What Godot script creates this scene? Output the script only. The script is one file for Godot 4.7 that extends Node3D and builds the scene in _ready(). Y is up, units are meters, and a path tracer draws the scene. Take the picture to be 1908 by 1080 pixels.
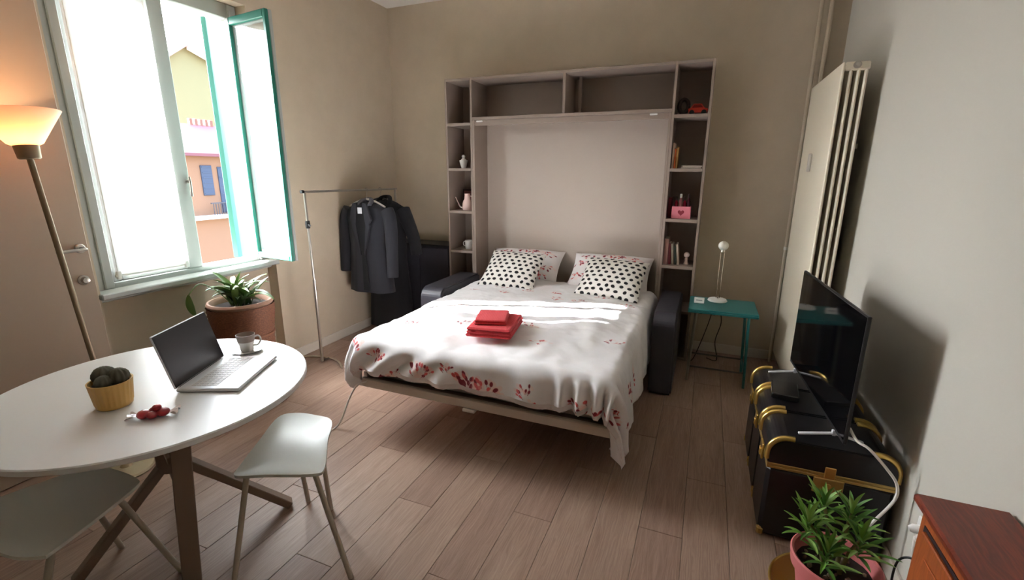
extends Node3D

var used := {}
var group_id := 1
var rng := RandomNumberGenerator.new()
var M := {}

# ---------------------------------------------------------------- helpers
func numbered(called: String) -> String:
	if not used.has(called):
		used[called] = 0
		return called
	used[called] += 1
	return "%s_%03d" % [called, used[called]]

func st() -> SurfaceTool:
	var s := SurfaceTool.new()
	s.begin(Mesh.PRIMITIVE_TRIANGLES)
	return s

func flat(s: SurfaceTool) -> void:
	s.set_smooth_group(-1)

func smooth(s: SurfaceTool) -> void:
	group_id += 1
	s.set_smooth_group(group_id)

func tri(s: SurfaceTool, a: Vector3, b: Vector3, c: Vector3) -> void:
	s.add_vertex(a)
	s.add_vertex(c)
	s.add_vertex(b)

func quad(s: SurfaceTool, a: Vector3, b: Vector3, c: Vector3, d: Vector3) -> void:
	tri(s, a, b, c)
	tri(s, a, c, d)

func mesh_of(s: SurfaceTool) -> ArrayMesh:
	s.generate_normals()
	s.index()
	return s.commit()

func put(s: SurfaceTool, called: String, m: Material, parent: Node = self, at := Vector3.ZERO) -> MeshInstance3D:
	return put_mesh(mesh_of(s), called, m, parent, at)

func put_mesh(mesh: Mesh, called: String, m: Material, parent: Node = self, at := Vector3.ZERO) -> MeshInstance3D:
	var o := MeshInstance3D.new()
	o.mesh = mesh
	o.material_override = m
	o.name = numbered(called) if parent == self else called
	parent.add_child(o, true)
	o.position = at
	return o

func thing(called: String, label: String, category: String, at := Vector3.ZERO, group := "") -> Node3D:
	var o := Node3D.new()
	o.name = numbered(called)
	add_child(o)
	o.position = at
	tag(o, label, category, group)
	return o

func tag(o: Node, label: String, category: String, group := "") -> void:
	o.set_meta("label", label)
	o.set_meta("category", category)
	if group != "":
		o.set_meta("group", group)

func struct(o: Node, label := "") -> Node:
	o.set_meta("kind", "structure")
	if label != "":
		o.set_meta("label", label)
	return o

# box with chamfered edges; c is the centre, z the full size
func box(s: SurfaceTool, c: Vector3, z: Vector3, bev := 0.004, b := Basis.IDENTITY) -> void:
	flat(s)
	var h := z * 0.5
	bev = minf(bev, minf(h.x, minf(h.y, h.z)) * 0.9)
	var v := func(sx: float, sy: float, sz: float, ax: int) -> Vector3:
		var p := Vector3(sx * (h.x - (0.0 if ax == 0 else bev)), sy * (h.y - (0.0 if ax == 1 else bev)), sz * (h.z - (0.0 if ax == 2 else bev)))
		return c + b * p
	for q in [-1.0, 1.0]:
		var f := func(a, d, g, k) -> void:
			if q > 0: quad(s, a, d, g, k)
			else: quad(s, k, g, d, a)
		f.call(v.call(q, -1, 1, 0), v.call(q, -1, -1, 0), v.call(q, 1, -1, 0), v.call(q, 1, 1, 0))
		f.call(v.call(-1, q, 1, 1), v.call(1, q, 1, 1), v.call(1, q, -1, 1), v.call(-1, q, -1, 1))
		f.call(v.call(-1, -1, q, 2), v.call(1, -1, q, 2), v.call(1, 1, q, 2), v.call(-1, 1, q, 2))
	if bev <= 0.0:
		return
	for a in [-1.0, 1.0]:
		for d in [-1.0, 1.0]:
			var e := func(p, q, g, k) -> void:
				if a * d > 0: quad(s, p, q, g, k)
				else: quad(s, k, g, q, p)
			e.call(v.call(a, d, -1, 0), v.call(a, d, -1, 1), v.call(a, d, 1, 1), v.call(a, d, 1, 0))
			e.call(v.call(-1, a, d, 1), v.call(-1, a, d, 2), v.call(1, a, d, 2), v.call(1, a, d, 1))
			e.call(v.call(a, -1, d, 2), v.call(a, -1, d, 0), v.call(a, 1, d, 0), v.call(a, 1, d, 2))
			for g in [-1.0, 1.0]:
				if a * d * g > 0: tri(s, v.call(a, d, g, 0), v.call(a, d, g, 1), v.call(a, d, g, 2))
				else: tri(s, v.call(a, d, g, 0), v.call(a, d, g, 2), v.call(a, d, g, 1))

# box given by its two corners
func bx(s: SurfaceTool, lo: Vector3, hi: Vector3, bev := 0.003) -> void:
	box(s, (lo + hi) * 0.5, (hi - lo).abs(), bev)

# a bar of rectangular section between two points
func bar(s: SurfaceTool, a: Vector3, b: Vector3, w: float, t: float, side: Vector3, bev := 0.003) -> void:
	var y := (b - a).normalized()
	var z := side.cross(y).normalized()
	var x := y.cross(z).normalized()
	box(s, (a + b) * 0.5, Vector3(w, a.distance_to(b), t), bev, Basis(x, y, z))

func tube(s: SurfaceTool, pts: Array, r, seg := 10, caps := true) -> void:
	smooth(s)
	var n := pts.size()
	var rings := []
	var up := Vector3.UP
	var d0: Vector3 = (pts[1] - pts[0]).normalized()
	if absf(d0.dot(up)) > 0.9:
		up = Vector3.RIGHT
	var x: Vector3 = (up - d0 * up.dot(d0)).normalized()
	for i in n:
		var d: Vector3
		if i == 0: d = pts[1] - pts[0]
		elif i == n - 1: d = pts[n - 1] - pts[n - 2]
		else: d = (pts[i + 1] - pts[i]).normalized() + (pts[i] - pts[i - 1]).normalized()
		d = d.normalized()
		x = (x - d * x.dot(d)).normalized()
		var y := d.cross(x)
		var rr: float = r[i] if r is Array else r
		var ring := []
		for k in seg:
			var a := TAU * k / seg
			ring.append(pts[i] + (x * cos(a) + y * sin(a)) * rr)
		rings.append(ring)
	for i in n - 1:
		for k in seg:
			var k2 := (k + 1) % seg
			quad(s, rings[i][k], rings[i][k2], rings[i + 1][k2], rings[i + 1][k])
	if caps:
		flat(s)
		for k in range(1, seg - 1):
			tri(s, rings[0][0], rings[0][k + 1], rings[0][k])
			tri(s, rings[n - 1][0], rings[n - 1][k], rings[n - 1][k + 1])

# smooth curve through points
func curve(pts: Array, per := 6) -> Array:
	var out := []
	var n := pts.size()
	for i in n - 1:
		var p0: Vector3 = pts[maxi(i - 1, 0)]
		var p1: Vector3 = pts[i]
		var p2: Vector3 = pts[i + 1]
		var p3: Vector3 = pts[mini(i + 2, n - 1)]
		for k in per:
			out.append(p1.cubic_interpolate(p2, p0, p3, float(k) / per))
	out.append(pts[n - 1])
	return out

# turned profile of (radius, height) points; sharp turns stay sharp
func lathe(s: SurfaceTool, prof: Array, c := Vector3.ZERO, seg := 32, b := Basis.IDENTITY, wob = null) -> void:
	smooth(s)
	for i in prof.size() - 1:
		if i > 0:
			var d1: Vector2 = (prof[i] - prof[i - 1]).normalized()
			var d2: Vector2 = (prof[i + 1] - prof[i]).normalized()
			if d1.dot(d2) < 0.75:
				smooth(s)
		for k in seg:
			var q := []
			for w in [[i, k], [i, k + 1], [i + 1, k + 1], [i + 1, k]]:
				var p: Vector2 = prof[w[0]]
				var a: float = TAU * (w[1] % seg) / seg
				var rr := p.x
				if wob != null:
					rr = wob.call(a, p)
				q.append(c + b * Vector3(cos(a) * rr, p.y, sin(a) * rr))
			if prof[i].x < 1e-5: tri(s, q[0], q[2], q[3])
			elif prof[i + 1].x < 1e-5: tri(s, q[0], q[2], q[1])
			else: quad(s, q[3], q[2], q[1], q[0])

# prism: polygon in the plane of ax, ay, from o, thick along az
func prism(s: SurfaceTool, poly: PackedVector2Array, o: Vector3, ax: Vector3, ay: Vector3, az: Vector3) -> void:
	flat(s)
	var idx := Geometry2D.triangulate_polygon(poly)
	var p := func(i: int, top: bool) -> Vector3:
		return o + ax * poly[i].x + ay * poly[i].y + (az if top else Vector3.ZERO)
	for i in range(0, idx.size(), 3):
		tri(s, p.call(idx[i], true), p.call(idx[i + 1], true), p.call(idx[i + 2], true))
		tri(s, p.call(idx[i + 2], false), p.call(idx[i + 1], false), p.call(idx[i], false))
	for i in poly.size():
		var j := (i + 1) % poly.size()
		quad(s, p.call(i, false), p.call(j, false), p.call(j, true), p.call(i, true))

func grid(s: SurfaceTool, nu: int, nv: int, f: Callable, uv := false) -> void:
	smooth(s)
	var P := []
	for i in nu + 1:
		var row := []
		for j in nv + 1:
			row.append(f.call(float(i) / nu, float(j) / nv))
		P.append(row)
	for i in nu:
		for j in nv:
			for w in [[i, j], [i + 1, j + 1], [i + 1, j], [i, j], [i, j + 1], [i + 1, j + 1]]:
				if uv:
					s.set_uv(Vector2(float(w[0]) / nu, float(w[1]) / nv))
				s.add_vertex(P[w[0]][w[1]])

func rounded_rect(w: float, h: float, r: float, n := 5) -> PackedVector2Array:
	var out := PackedVector2Array()
	for q in [[1, -1, -90], [1, 1, 0], [-1, 1, 90], [-1, -1, 180]]:
		for k in n + 1:
			var a := deg_to_rad(q[2] + 90.0 * k / n)
			out.append(Vector2(q[0] * (w / 2 - r) + cos(a) * r, q[1] * (h / 2 - r) + sin(a) * r))
	return out

# soft cushion shape in local x (width), y (height), z (thickness)
func pillow(s: SurfaceTool, w: float, h: float, t: float, uv := true, seed_ := 1) -> void:
	var nz := FastNoiseLite.new()
	nz.seed = seed_
	nz.frequency = 2.2
	for side in [1.0, -1.0]:
		grid(s, 20, 20, func(u: float, v: float) -> Vector3:
			var a := u * 2.0 - 1.0
			var b := v * 2.0 - 1.0
			var pin := 1.0 - 0.07 * (1.0 - a * a * 0.9) * absf(b) ** 4
			var pin2 := 1.0 - 0.07 * (1.0 - b * b * 0.9) * absf(a) ** 4
			var fat := pow(maxf(0.0, (1.0 - pow(absf(a), 2.6)) * (1.0 - pow(absf(b), 2.6))), 0.55)
			var q := 1.0 + 0.16 * nz.get_noise_3d(a * 2.0, b * 2.0, side)
			return Vector3(a * w / 2 * pin2, b * h / 2 * pin, side * t / 2 * fat * q), uv)

func mk(c: Color, rough := 0.8, metal := 0.0, opt := {}) -> StandardMaterial3D:
	var m := StandardMaterial3D.new()
	m.albedo_color = c
	m.roughness = rough
	m.metallic = metal
	for k in opt:
		m.set(k, opt[k])
	if opt.has("backlight"):
		m.backlight_enabled = true
	return m

func c8(r: int, g: int, b: int) -> Color:
	return Color8(r, g, b)

func noise_tex(freq: float, lo: Color, hi: Color, seed_ := 1, size := 256, stretch := false) -> NoiseTexture2D:
	var n := FastNoiseLite.new()
	n.seed = seed_
	n.frequency = freq
	n.noise_type = FastNoiseLite.TYPE_SIMPLEX_SMOOTH
	n.fractal_octaves = 4
	var t := NoiseTexture2D.new()
	t.width = size
	t.height = size
	t.seamless = true
	t.noise = n
	var g := Gradient.new()
	g.set_color(0, lo)
	g.set_color(1, hi)
	t.color_ramp = g
	return t

func wood_tex(base: Color, dark: Color, seed_: int, along_v := true) -> ImageTexture:
	var im := Image.create(384, 384, false, Image.FORMAT_RGB8)
	var n := FastNoiseLite.new()
	n.seed = seed_
	n.frequency = 1.0
	n.fractal_octaves = 3
	for y in 384:
		for x in 384:
			var u := (x if along_v else y) / 384.0
			var v := (y if along_v else x) / 384.0
			# mirrored lookups keep the edges matching
			v = absf(v * 2.0 - 1.0)
			u = absf(u * 2.0 - 1.0)
			var w := n.get_noise_2d(u * 4.0, v * 1.3) * 0.5
			var g := n.get_noise_2d(u * 42.0 + w * 5.0, v * 1.8 + 30.0)
			var f := n.get_noise_2d(u * 150.0, v * 7.0 + 90.0)
			var k := clampf(0.45 + 0.38 * g + 0.2 * f + 0.35 * w, 0.0, 1.0)
			im.set_pixel(x, y, base.lerp(dark, k))
	return ImageTexture.create_from_image(im)

func blob(im: Image, cx: float, cy: float, rx: float, ry: float, ang: float, col: Color) -> void:
	var r := int(ceil(maxf(rx, ry))) + 1
	var ca := cos(ang)
	var sa := sin(ang)
	for y in range(maxi(0, int(cy) - r), mini(im.get_height(), int(cy) + r + 1)):
		for x in range(maxi(0, int(cx) - r), mini(im.get_width(), int(cx) + r + 1)):
			var dx := x - cx
			var dy := y - cy
			var a := (dx * ca + dy * sa) / rx
			var b := (-dx * sa + dy * ca) / ry
			var d := a * a + b * b
			if d < 1.0:
				im.set_pixel(x, y, im.get_pixel(x, y).lerp(col, minf(1.0, (1.0 - d) * 3.0) * col.a))

# one printed blossom sprig
func sprig(im: Image, cx: float, cy: float, r: float, n: int, strong: float) -> void:
	# pale pink wash, thin twigs, then pointed red petals in twos and threes
	for k in n:
		var a := rng.randf() * TAU
		var d := sqrt(rng.randf()) * r
		blob(im, cx + cos(a) * d * 1.3, cy + sin(a) * d * 0.75, r * 0.34, r * 0.26, rng.randf() * 3.0, Color(0.95, 0.76, 0.72, 0.35 * strong))
	for k in n:
		var a := rng.randf() * TAU
		var d := sqrt(rng.randf()) * r
		var x := cx + cos(a) * d * 1.4
		var y := cy + sin(a) * d * 0.85
		var z := r * rng.randf_range(0.15, 0.22)
		var tone := Color(0.5, 0.12, 0.17) if rng.randf() < 0.55 else Color(0.82, 0.36, 0.36)
		tone.a = strong
		var lean := atan2(cy + r - y, cx - x) + rng.randf_range(-0.4, 0.4)
		for q in 8:
			blob(im, x + cos(lean) * q * r * 0.06, y + sin(lean) * q * r * 0.06, 1.3, 1.3, 0, Color(0.6, 0.36, 0.38, 0.5 * strong))
		blob(im, x, y, z * 1.35, z * 0.8, lean, tone)

# ---------------------------------------------------------------- scene
func _ready() -> void:
	rng.seed = 7
	setup_camera_and_light()
	materials()
	build_room()
	build_window()
	build_outside()
	build_wall_unit()
	build_bed()
	build_table_group()
	build_left_side()
	build_right_side()
	build_shelf_items()

func setup_camera_and_light() -> void:
	var cam := Camera3D.new()
	cam.name = "camera"
	add_child(cam)
	var yaw := deg_to_rad(22.278)
	var pitch := deg_to_rad(14.137)
	var roll := deg_to_rad(0.228)
	var fwd := Vector3(-sin(yaw) * cos(pitch), -sin(pitch), -cos(yaw) * cos(pitch))
	var right := Vector3(cos(yaw), 0, -sin(yaw))
	var up := right.cross(fwd)
	var r2 := right * cos(roll) + up * sin(roll)
	var u2 := up * cos(roll) - right * sin(roll)
	cam.transform = Transform3D(Basis(r2, u2, -fwd), Vector3(3.221, 1.6, 4.453))
	cam.fov = rad_to_deg(2.0 * atan(540.0 / 870.5))
	cam.near = 0.05
	cam.far = 200.0
	cam.current = true

	var env := Environment.new()
	env.background_mode = Environment.BG_SKY
	var sky := Sky.new()
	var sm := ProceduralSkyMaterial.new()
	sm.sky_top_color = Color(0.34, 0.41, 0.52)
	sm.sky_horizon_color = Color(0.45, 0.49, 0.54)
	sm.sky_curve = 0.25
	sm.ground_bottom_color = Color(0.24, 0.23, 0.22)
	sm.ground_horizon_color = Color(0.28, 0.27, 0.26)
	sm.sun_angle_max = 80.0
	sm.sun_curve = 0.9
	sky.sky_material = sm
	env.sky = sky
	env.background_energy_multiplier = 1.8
	env.tonemap_mode = Environment.TONE_MAPPER_LINEAR
	env.tonemap_exposure = 23.0
	env.sdfgi_enabled = true
	env.ssao_enabled = true
	env.ssil_enabled = true
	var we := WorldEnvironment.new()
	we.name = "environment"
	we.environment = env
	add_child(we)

	var sun := DirectionalLight3D.new()
	sun.name = "sun"
	sun.light_color = Color(0.97, 0.985, 1.0)
	sun.light_energy = 1.8
	sun.light_angular_distance = 0.6
	sun.shadow_enabled = true
	add_child(sun)
	sun.look_at_from_position(Vector3.ZERO, Vector3(1.0, -0.70, -0.33), Vector3.UP)

func materials() -> void:
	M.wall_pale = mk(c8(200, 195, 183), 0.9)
	M.wall = mk(c8(200, 184, 161), 0.9, 0.0, {"albedo_texture": noise_tex(0.02, Color(0.96, 0.96, 0.96), Color(1, 1, 1), 3), "uv1_triplanar": true, "uv1_world_triplanar": true, "uv1_scale": Vector3(0.7, 0.7, 0.7)})
	M.ceiling = mk(c8(232, 226, 216), 0.9)
	M.trim = mk(c8(214, 206, 194), 0.6)
	M.base = mk(c8(206, 196, 182), 0.6)
	M.window_white = mk(c8(168, 171, 166), 0.4)
	M.teal_paint = mk(c8(30, 112, 94), 0.45)
	M.shutter_paint = mk(c8(20, 78, 66), 0.5)
	M.glass = mk(Color(0.9, 1.0, 0.97, 0.06), 0.02, 0.0, {"transparency": BaseMaterial3D.TRANSPARENCY_ALPHA})
	M.blind = mk(c8(240, 240, 240), 0.9, 0.0, {"backlight": Color(0.5, 0.5, 0.5)})
	M.door = mk(c8(176, 156, 136), 0.55)
	M.steel = mk(c8(176, 170, 160), 0.3, 0.9)
	M.chrome = mk(c8(215, 213, 208), 0.15, 1.0)
	M.lacquer = mk(c8(150, 133, 121), 0.55, 0.0, {"albedo_texture": noise_tex(0.03, Color(0.985, 0.985, 0.985), Color(1, 1, 1), 5), "uv1_triplanar": true})
	M.lacquer_panel = mk(c8(184, 170, 157), 0.5)
	M.white = mk(c8(236, 233, 228), 0.5)
	M.white_plastic = mk(c8(226, 224, 216), 0.35)
	M.black = mk(c8(20, 19, 20), 0.4)
	M.black_gloss = mk(c8(9, 9, 11), 0.06, 0.0, {"metallic_specular": 0.6})
	M.leather = mk(c8(58, 57, 64), 0.42, 0.0, {"normal_enabled": true, "normal_texture": leather_normal(), "normal_scale": 0.35, "uv1_triplanar": true, "uv1_scale": Vector3(3, 3, 3)})
	M.cabinet_dark = mk(c8(56, 54, 62), 0.6)
	M.brass = mk(c8(222, 190, 110), 0.28, 0.95)
	M.brass_dull = mk(c8(190, 160, 96), 0.42, 0.85)
	M.trunk = mk(c8(24, 23, 28), 0.36, 0.0, {"albedo_texture": noise_tex(0.05, Color(0.75, 0.75, 0.75), Color(1, 1, 1), 9), "uv1_triplanar": true})
	M.trunk_strip = mk(c8(30, 28, 30), 0.5)
	M.towel = mk(c8(208, 62, 68), 0.95, 0.0, {"rim_enabled": true, "rim": 0.4, "normal_enabled": true, "normal_texture": cloth_normal(), "normal_scale": 0.8, "uv1_triplanar": true, "uv1_scale": Vector3(6, 6, 6)})
	M.radiator = mk(c8(232, 222, 200), 0.4)
	M.teal_table = mk(c8(38, 112, 112), 0.4)
	M.wool = mk(c8(35, 35, 41), 0.95, 0.0, {"rim_enabled": true, "rim": 0.3})
	M.wool_black = mk(c8(13, 12, 16), 0.95, 0.0, {"rim_enabled": true, "rim": 0.2})
	M.taupe = mk(c8(138, 120, 106), 0.55)
	M.table_top = mk(c8(240, 240, 240), 0.28)
	M.table_edge = mk(c8(196, 188, 180), 0.5)
	M.chair = mk(c8(220, 222, 214), 0.4)
	M.chair_leg = mk(c8(190, 180, 164), 0.4)
	M.soil = mk(c8(40, 30, 24), 1.0)
	M.terracotta = mk(c8(196, 108, 106), 0.7)
	M.silver_plastic = mk(c8(226, 226, 230), 0.4, 0.1)
	M.cable_white = mk(c8(226, 222, 214), 0.5)
	M.cable_black = mk(c8(24, 24, 26), 0.5)
	M.mahogany = mk(Color.WHITE, 0.35, 0.0, {"albedo_texture": wood_tex(c8(146, 62, 38), c8(84, 34, 26), 21), "uv1_triplanar": true, "uv1_scale": Vector3(1.2, 1.2, 1.2)})
	M.oak = mk(Color.WHITE, 0.45, 0.0, {"albedo_texture": wood_tex(c8(188, 100, 46), c8(132, 62, 28), 22), "uv1_triplanar": true, "uv1_scale": Vector3(1.2, 1.2, 1.2)})
	M.groove = mk(c8(40, 14, 14), 0.8)

func leather_normal() -> ImageTexture:
	var im := Image.create(256, 256, false, Image.FORMAT_RGB8)
	var n := FastNoiseLite.new()
	n.noise_type = FastNoiseLite.TYPE_CELLULAR
	n.frequency = 0.06
	for y in 256:
		for x in 256:
			var k := clampf(0.5 + 0.5 * n.get_noise_2d(x, y), 0, 1)
			im.set_pixel(x, y, Color(k, k, k))
	im.bump_map_to_normal_map(2.0)
	return ImageTexture.create_from_image(im)

func cloth_normal() -> ImageTexture:
	var im := Image.create(128, 128, false, Image.FORMAT_RGB8)
	for y in 128:
		for x in 128:
			var k := 0.5 + 0.25 * sin(x * TAU / 8.0) + 0.25 * sin(y * TAU / 8.0)
			im.set_pixel(x, y, Color(k, k, k))
	im.bump_map_to_normal_map(1.5)
	return ImageTexture.create_from_image(im)

# ---------------------------------------------------------------- room
const XR := 4.06
const ZF := 6.3
const HC := 3.22

func build_room() -> void:
	# floor: slab and planks running away from the camera
	var fl := Node3D.new()
	fl.name = "floor"
	add_child(fl)
	struct(fl, "greyish brown wood plank floor")
	var s := st()
	bx(s, Vector3(-0.38, -0.2, -0.25), Vector3(XR + 0.25, -0.014, ZF + 0.25), 0.0)
	put(s, "subfloor", mk(c8(60, 48, 40), 0.9), fl)
	var mats := []
	var tones := [[c8(172, 146, 128), c8(128, 103, 88)], [c8(180, 154, 137), c8(136, 111, 95)], [c8(165, 138, 121), c8(122, 97, 83)]]
	for i in 6:
		var t: Array = tones[i % 3]
		if i < 3:
			mats.append(mk(Color.WHITE, 0.46, 0.0, {"albedo_texture": wood_tex(t[0], t[1], 40 + i), "uv1_triplanar": true, "uv1_scale": Vector3(1.6, 0.8, 0.8), "metallic_specular": 0.34}))
		else:
			var m: StandardMaterial3D = mats[i - 3].duplicate()
			m.uv1_offset = Vector3(0.37, 0.1, 0.41)
			mats.append(m)
	var w := 0.192
	var ln := 1.28
	var cache := {}
	var row := 0
	var x := 0.0
	while x < XR - 0.01:
		var ww := minf(w, XR - x)
		var z := -fmod(row * 0.47 + 0.2, ln)
		while z < ZF:
			var z0 := maxf(z, 0.0)
			var z1 := minf(z + ln, ZF)
			if z1 - z0 > 0.02:
				var key := "%.3f_%.3f" % [ww, z1 - z0]
				if not cache.has(key):
					var q := st()
					box(q, Vector3(0, -0.007, 0), Vector3(ww - 0.0012, 0.014, z1 - z0 - 0.0012), 0.0015)
					cache[key] = mesh_of(q)
				put_mesh(cache[key], "plank", mats[rng.randi() % 6], fl, Vector3(x + ww / 2, 0, (z0 + z1) / 2))
			z += ln
		x += w
		row += 1

	s = st()
	bx(s, Vector3(-0.38, HC, -0.25), Vector3(XR + 0.25, HC + 0.2, ZF + 0.25), 0.0)
	struct(put(s, "ceiling", M.ceiling), "white plaster ceiling")
	s = st()
	bx(s, Vector3(-0.38, -0.014, -0.25), Vector3(XR + 0.25, HC, 0.0), 0.0)
	struct(put(s, "wall_back", M.wall), "plain greige wall behind the bed unit")
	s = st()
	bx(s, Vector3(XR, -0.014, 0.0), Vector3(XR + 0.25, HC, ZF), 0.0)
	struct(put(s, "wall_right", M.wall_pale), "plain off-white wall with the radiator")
	s = st()
	bx(s, Vector3(-0.38, -0.014, ZF), Vector3(XR + 0.25, HC, ZF + 0.25), 0.0)
	struct(put(s, "wall_front", M.wall), "greige wall behind the viewer")
	# left wall with a shallow niche for the window
	s = st()
	bx(s, Vector3(-0.38, -0.014, 0), Vector3(0, HC, 1.70), 0.0)
	bx(s, Vector3(-0.38, -0.014, 2.925), Vector3(0, HC, ZF), 0.0)
	bx(s, Vector3(-0.38, 2.76, 1.70), Vector3(0, HC, 2.925), 0.0)
	bx(s, Vector3(-0.38, -0.014, 1.70), Vector3(-0.10, 0.86, 2.925), 0.0)
	struct(put(s, "wall_left", M.wall), "greige wall with the window niche")

	s = st()
	bx(s, Vector3(3.19, 0, 0), Vector3(XR, 0.085, 0.014), 0.003)
	bx(s, Vector3(0, 0, 0), Vector3(0.84, 0.085, 0.014), 0.003)
	struct(put(s, "baseboard_back", M.base))
	s = st()
	bx(s, Vector3(0, 0, 0.014), Vector3(0.014, 0.085, 1.70), 0.003)
	bx(s, Vector3(-0.10, 0, 1.70), Vector3(-0.086, 0.085, 2.925), 0.003)
	struct(put(s, "baseboard_left", M.base))
	s = st()
	bx(s, Vector3(XR - 0.014, 0, 0.014), Vector3(XR, 0.085, ZF), 0.003)
	struct(put(s, "baseboard_right", M.base))

	# flush door in the left wall
	var d := Node3D.new()
	d.name = "door_1"
	add_child(d)
	struct(d, "plain brown door with lever handle beside the window")
	s = st()
	bx(s, Vector3(0.001, 0.005, 2.945), Vector3(0.022, 2.9, 3.90), 0.003)
	put(s, "leaf", M.door, d)
	s = st()
	lathe(s, [Vector2(0.0, 0.0), Vector2(0.026, 0.0), Vector2(0.026, 0.006), Vector2(0.022, 0.01), Vector2(0, 0.01)], Vector3(0.022, 1.18, 2.985), 20, Basis(Vector3.UP, Vector3.RIGHT, Vector3.FORWARD))
	tube(s, curve([Vector3(0.03, 1.18, 2.985), Vector3(0.075, 1.18, 2.985), Vector3(0.085, 1.18, 3.0), Vector3(0.085, 1.178, 3.115)], 5), 0.0085, 10)
	put(s, "lever_handle", M.steel, d)
	s = st()
	lathe(s, [Vector2(0.0, 0.0), Vector2(0.027, 0.0), Vector2(0.027, 0.008), Vector2(0.018, 0.012), Vector2(0.016, 0.035), Vector2(0, 0.038)], Vector3(0.022, 1.005, 3.0), 20, Basis(Vector3.UP, Vector3.RIGHT, Vector3.FORWARD))
	put(s, "lock_cylinder", M.steel, d)

# ---------------------------------------------------------------- window
func build_window() -> void:
	var w := Node3D.new()
	w.name = "window_1"
	add_child(w)
	struct(w, "white two-leaf window, right leaf swung open")
	var s := st()
	# fixed frame in the niche, x -0.18 .. -0.10
	bx(s, Vector3(-0.19, 0.86, 2.80), Vector3(-0.10, 2.76, 2.925), 0.006)
	bx(s, Vector3(-0.19, 0.86, 1.70), Vector3(-0.10, 2.76, 1.775), 0.006)
	bx(s, Vector3(-0.19, 2.66, 1.775), Vector3(-0.10, 2.76, 2.80), 0.006)
	bx(s, Vector3(-0.19, 0.86, 1.775), Vector3(-0.10, 0.935, 2.80), 0.006)
	# moulded stop inside the frame
	bx(s, Vector3(-0.10, 0.90, 2.80), Vector3(-0.085, 2.72, 2.85), 0.005)
	bx(s, Vector3(-0.10, 0.90, 1.74), Vector3(-0.085, 2.72, 1.765), 0.004)
	put(s, "frame", M.window_white, w)
	s = st()
	bx(s, Vector3(-0.40, 0.865, 1.702), Vector3(-0.192, 2.755, 1.735), 0.004)
	bx(s, Vector3(-0.24, 0.865, 1.735), Vector3(-0.192, 2.755, 1.765), 0.004)
	put(s, "outer_lining", M.shutter_paint, w)
	# closed left leaf
	var a := Node3D.new()
	a.name = "closed_sash"
	w.add_child(a)
	s = st()
	bx(s, Vector3(-0.165, 0.935, 2.745), Vector3(-0.105, 2.66, 2.80), 0.005)
	bx(s, Vector3(-0.165, 0.935, 2.235), Vector3(-0.095, 2.66, 2.335), 0.006)
	bx(s, Vector3(-0.165, 0.935, 2.335), Vector3(-0.105, 1.0, 2.745), 0.005)
	bx(s, Vector3(-0.165, 2.595, 2.335), Vector3(-0.105, 2.66, 2.745), 0.005)
	put(s, "sash_frame", M.window_white, a)
	s = st()
	bx(s, Vector3(-0.142, 1.0, 2.335), Vector3(-0.136, 2.595, 2.745), 0.0)
	put(s, "pane", M.glass, a)
	s = st()
	lathe(s, [Vector2(0, 0), Vector2(0.012, 0), Vector2(0.012, 0.02), Vector2(0, 0.02)], Vector3(-0.095, 1.53, 2.25), 12, Basis(Vector3.UP, Vector3.RIGHT, Vector3.FORWARD))
	tube(s, [Vector3(-0.075, 1.56, 2.25), Vector3(-0.07, 1.53, 2.25), Vector3(-0.07, 1.43, 2.252)], 0.008, 8)
	put(s, "window_handle", M.steel, a)
	# open right leaf, hinged at the far side and swung into the room
	var b := Node3D.new()
	b.name = "open_sash"
	w.add_child(b)
	b.position = Vector3(-0.085, 0, 1.79)
	b.rotation.y = -atan2(0.055, 0.44)
	var L := 0.465
	s = st()
	for r in [[0.0, 0.94, 0.055, 2.655], [L - 0.055, 0.94, L, 2.655], [0.055, 0.94, L - 0.055, 1.0], [0.055, 2.595, L - 0.055, 2.655]]:
		bx(s, Vector3(r[0], r[1], -0.03), Vector3(r[2], r[3], -0.003), 0.004)
	put(s, "inner_frame", M.window_white, b)
	s = st()
	for r in [[0.042, 0.94, 0.052, 2.655], [L - 0.03, 0.94, L, 2.655], [0.052, 0.94, L - 0.03, 0.98], [0.052, 2.605, L - 0.03, 2.655]]:
		bx(s, Vector3(r[0], r[1], -0.003), Vector3(r[2], r[3], 0.025), 0.004)
	put(s, "outer_frame", M.teal_paint, b)
	s = st()
	bx(s, Vector3(0.0, 0.94, -0.003), Vector3(0.042, 2.655, 0.022), 0.004)
	put(s, "hinge_stile", M.window_white, b)
	s = st()
	bx(s, Vector3(0.04, 0.98, -0.006), Vector3(L - 0.04, 2.61, -0.001), 0.0)
	put(s, "pane", M.glass, b)
	s = st()
	for y in [1.15, 2.45]:
		tube(s, [Vector3(-0.004, y - 0.04, -0.012), Vector3(-0.004, y + 0.04, -0.012)], 0.008, 8)
	put(s, "hinge", M.steel, b)
	# sill ledge
	s = st()
	bx(s, Vector3(-0.10, 0.865, 1.69), Vector3(0.035, 0.90, 2.935), 0.006)
	bx(s, Vector3(-0.10, 0.835, 1.70), Vector3(-0.05, 0.865, 2.925), 0.004)
	struct(put(s, "trim_1", M.window_white), "white window sill ledge")
	# white roller blind hung on the closed leaf
	var bl := thing("window_blind", "white translucent blind pulled down over the closed window leaf", "blind", Vector3(-0.085, 0, 2.57))
	s = st()
	grid(s, 2, 24, func(u: float, v: float) -> Vector3: return Vector3(-0.003 + 0.001 * sin(v * 60.0), lerpf(0.975, 2.63, v), lerpf(-0.225, 0.215, u)))
	put(s, "fabric", M.blind, bl)
	s = st()
	tube(s, [Vector3(0.0, 2.63, -0.23), Vector3(0.0, 2.63, 0.22)], 0.016, 12)
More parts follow.
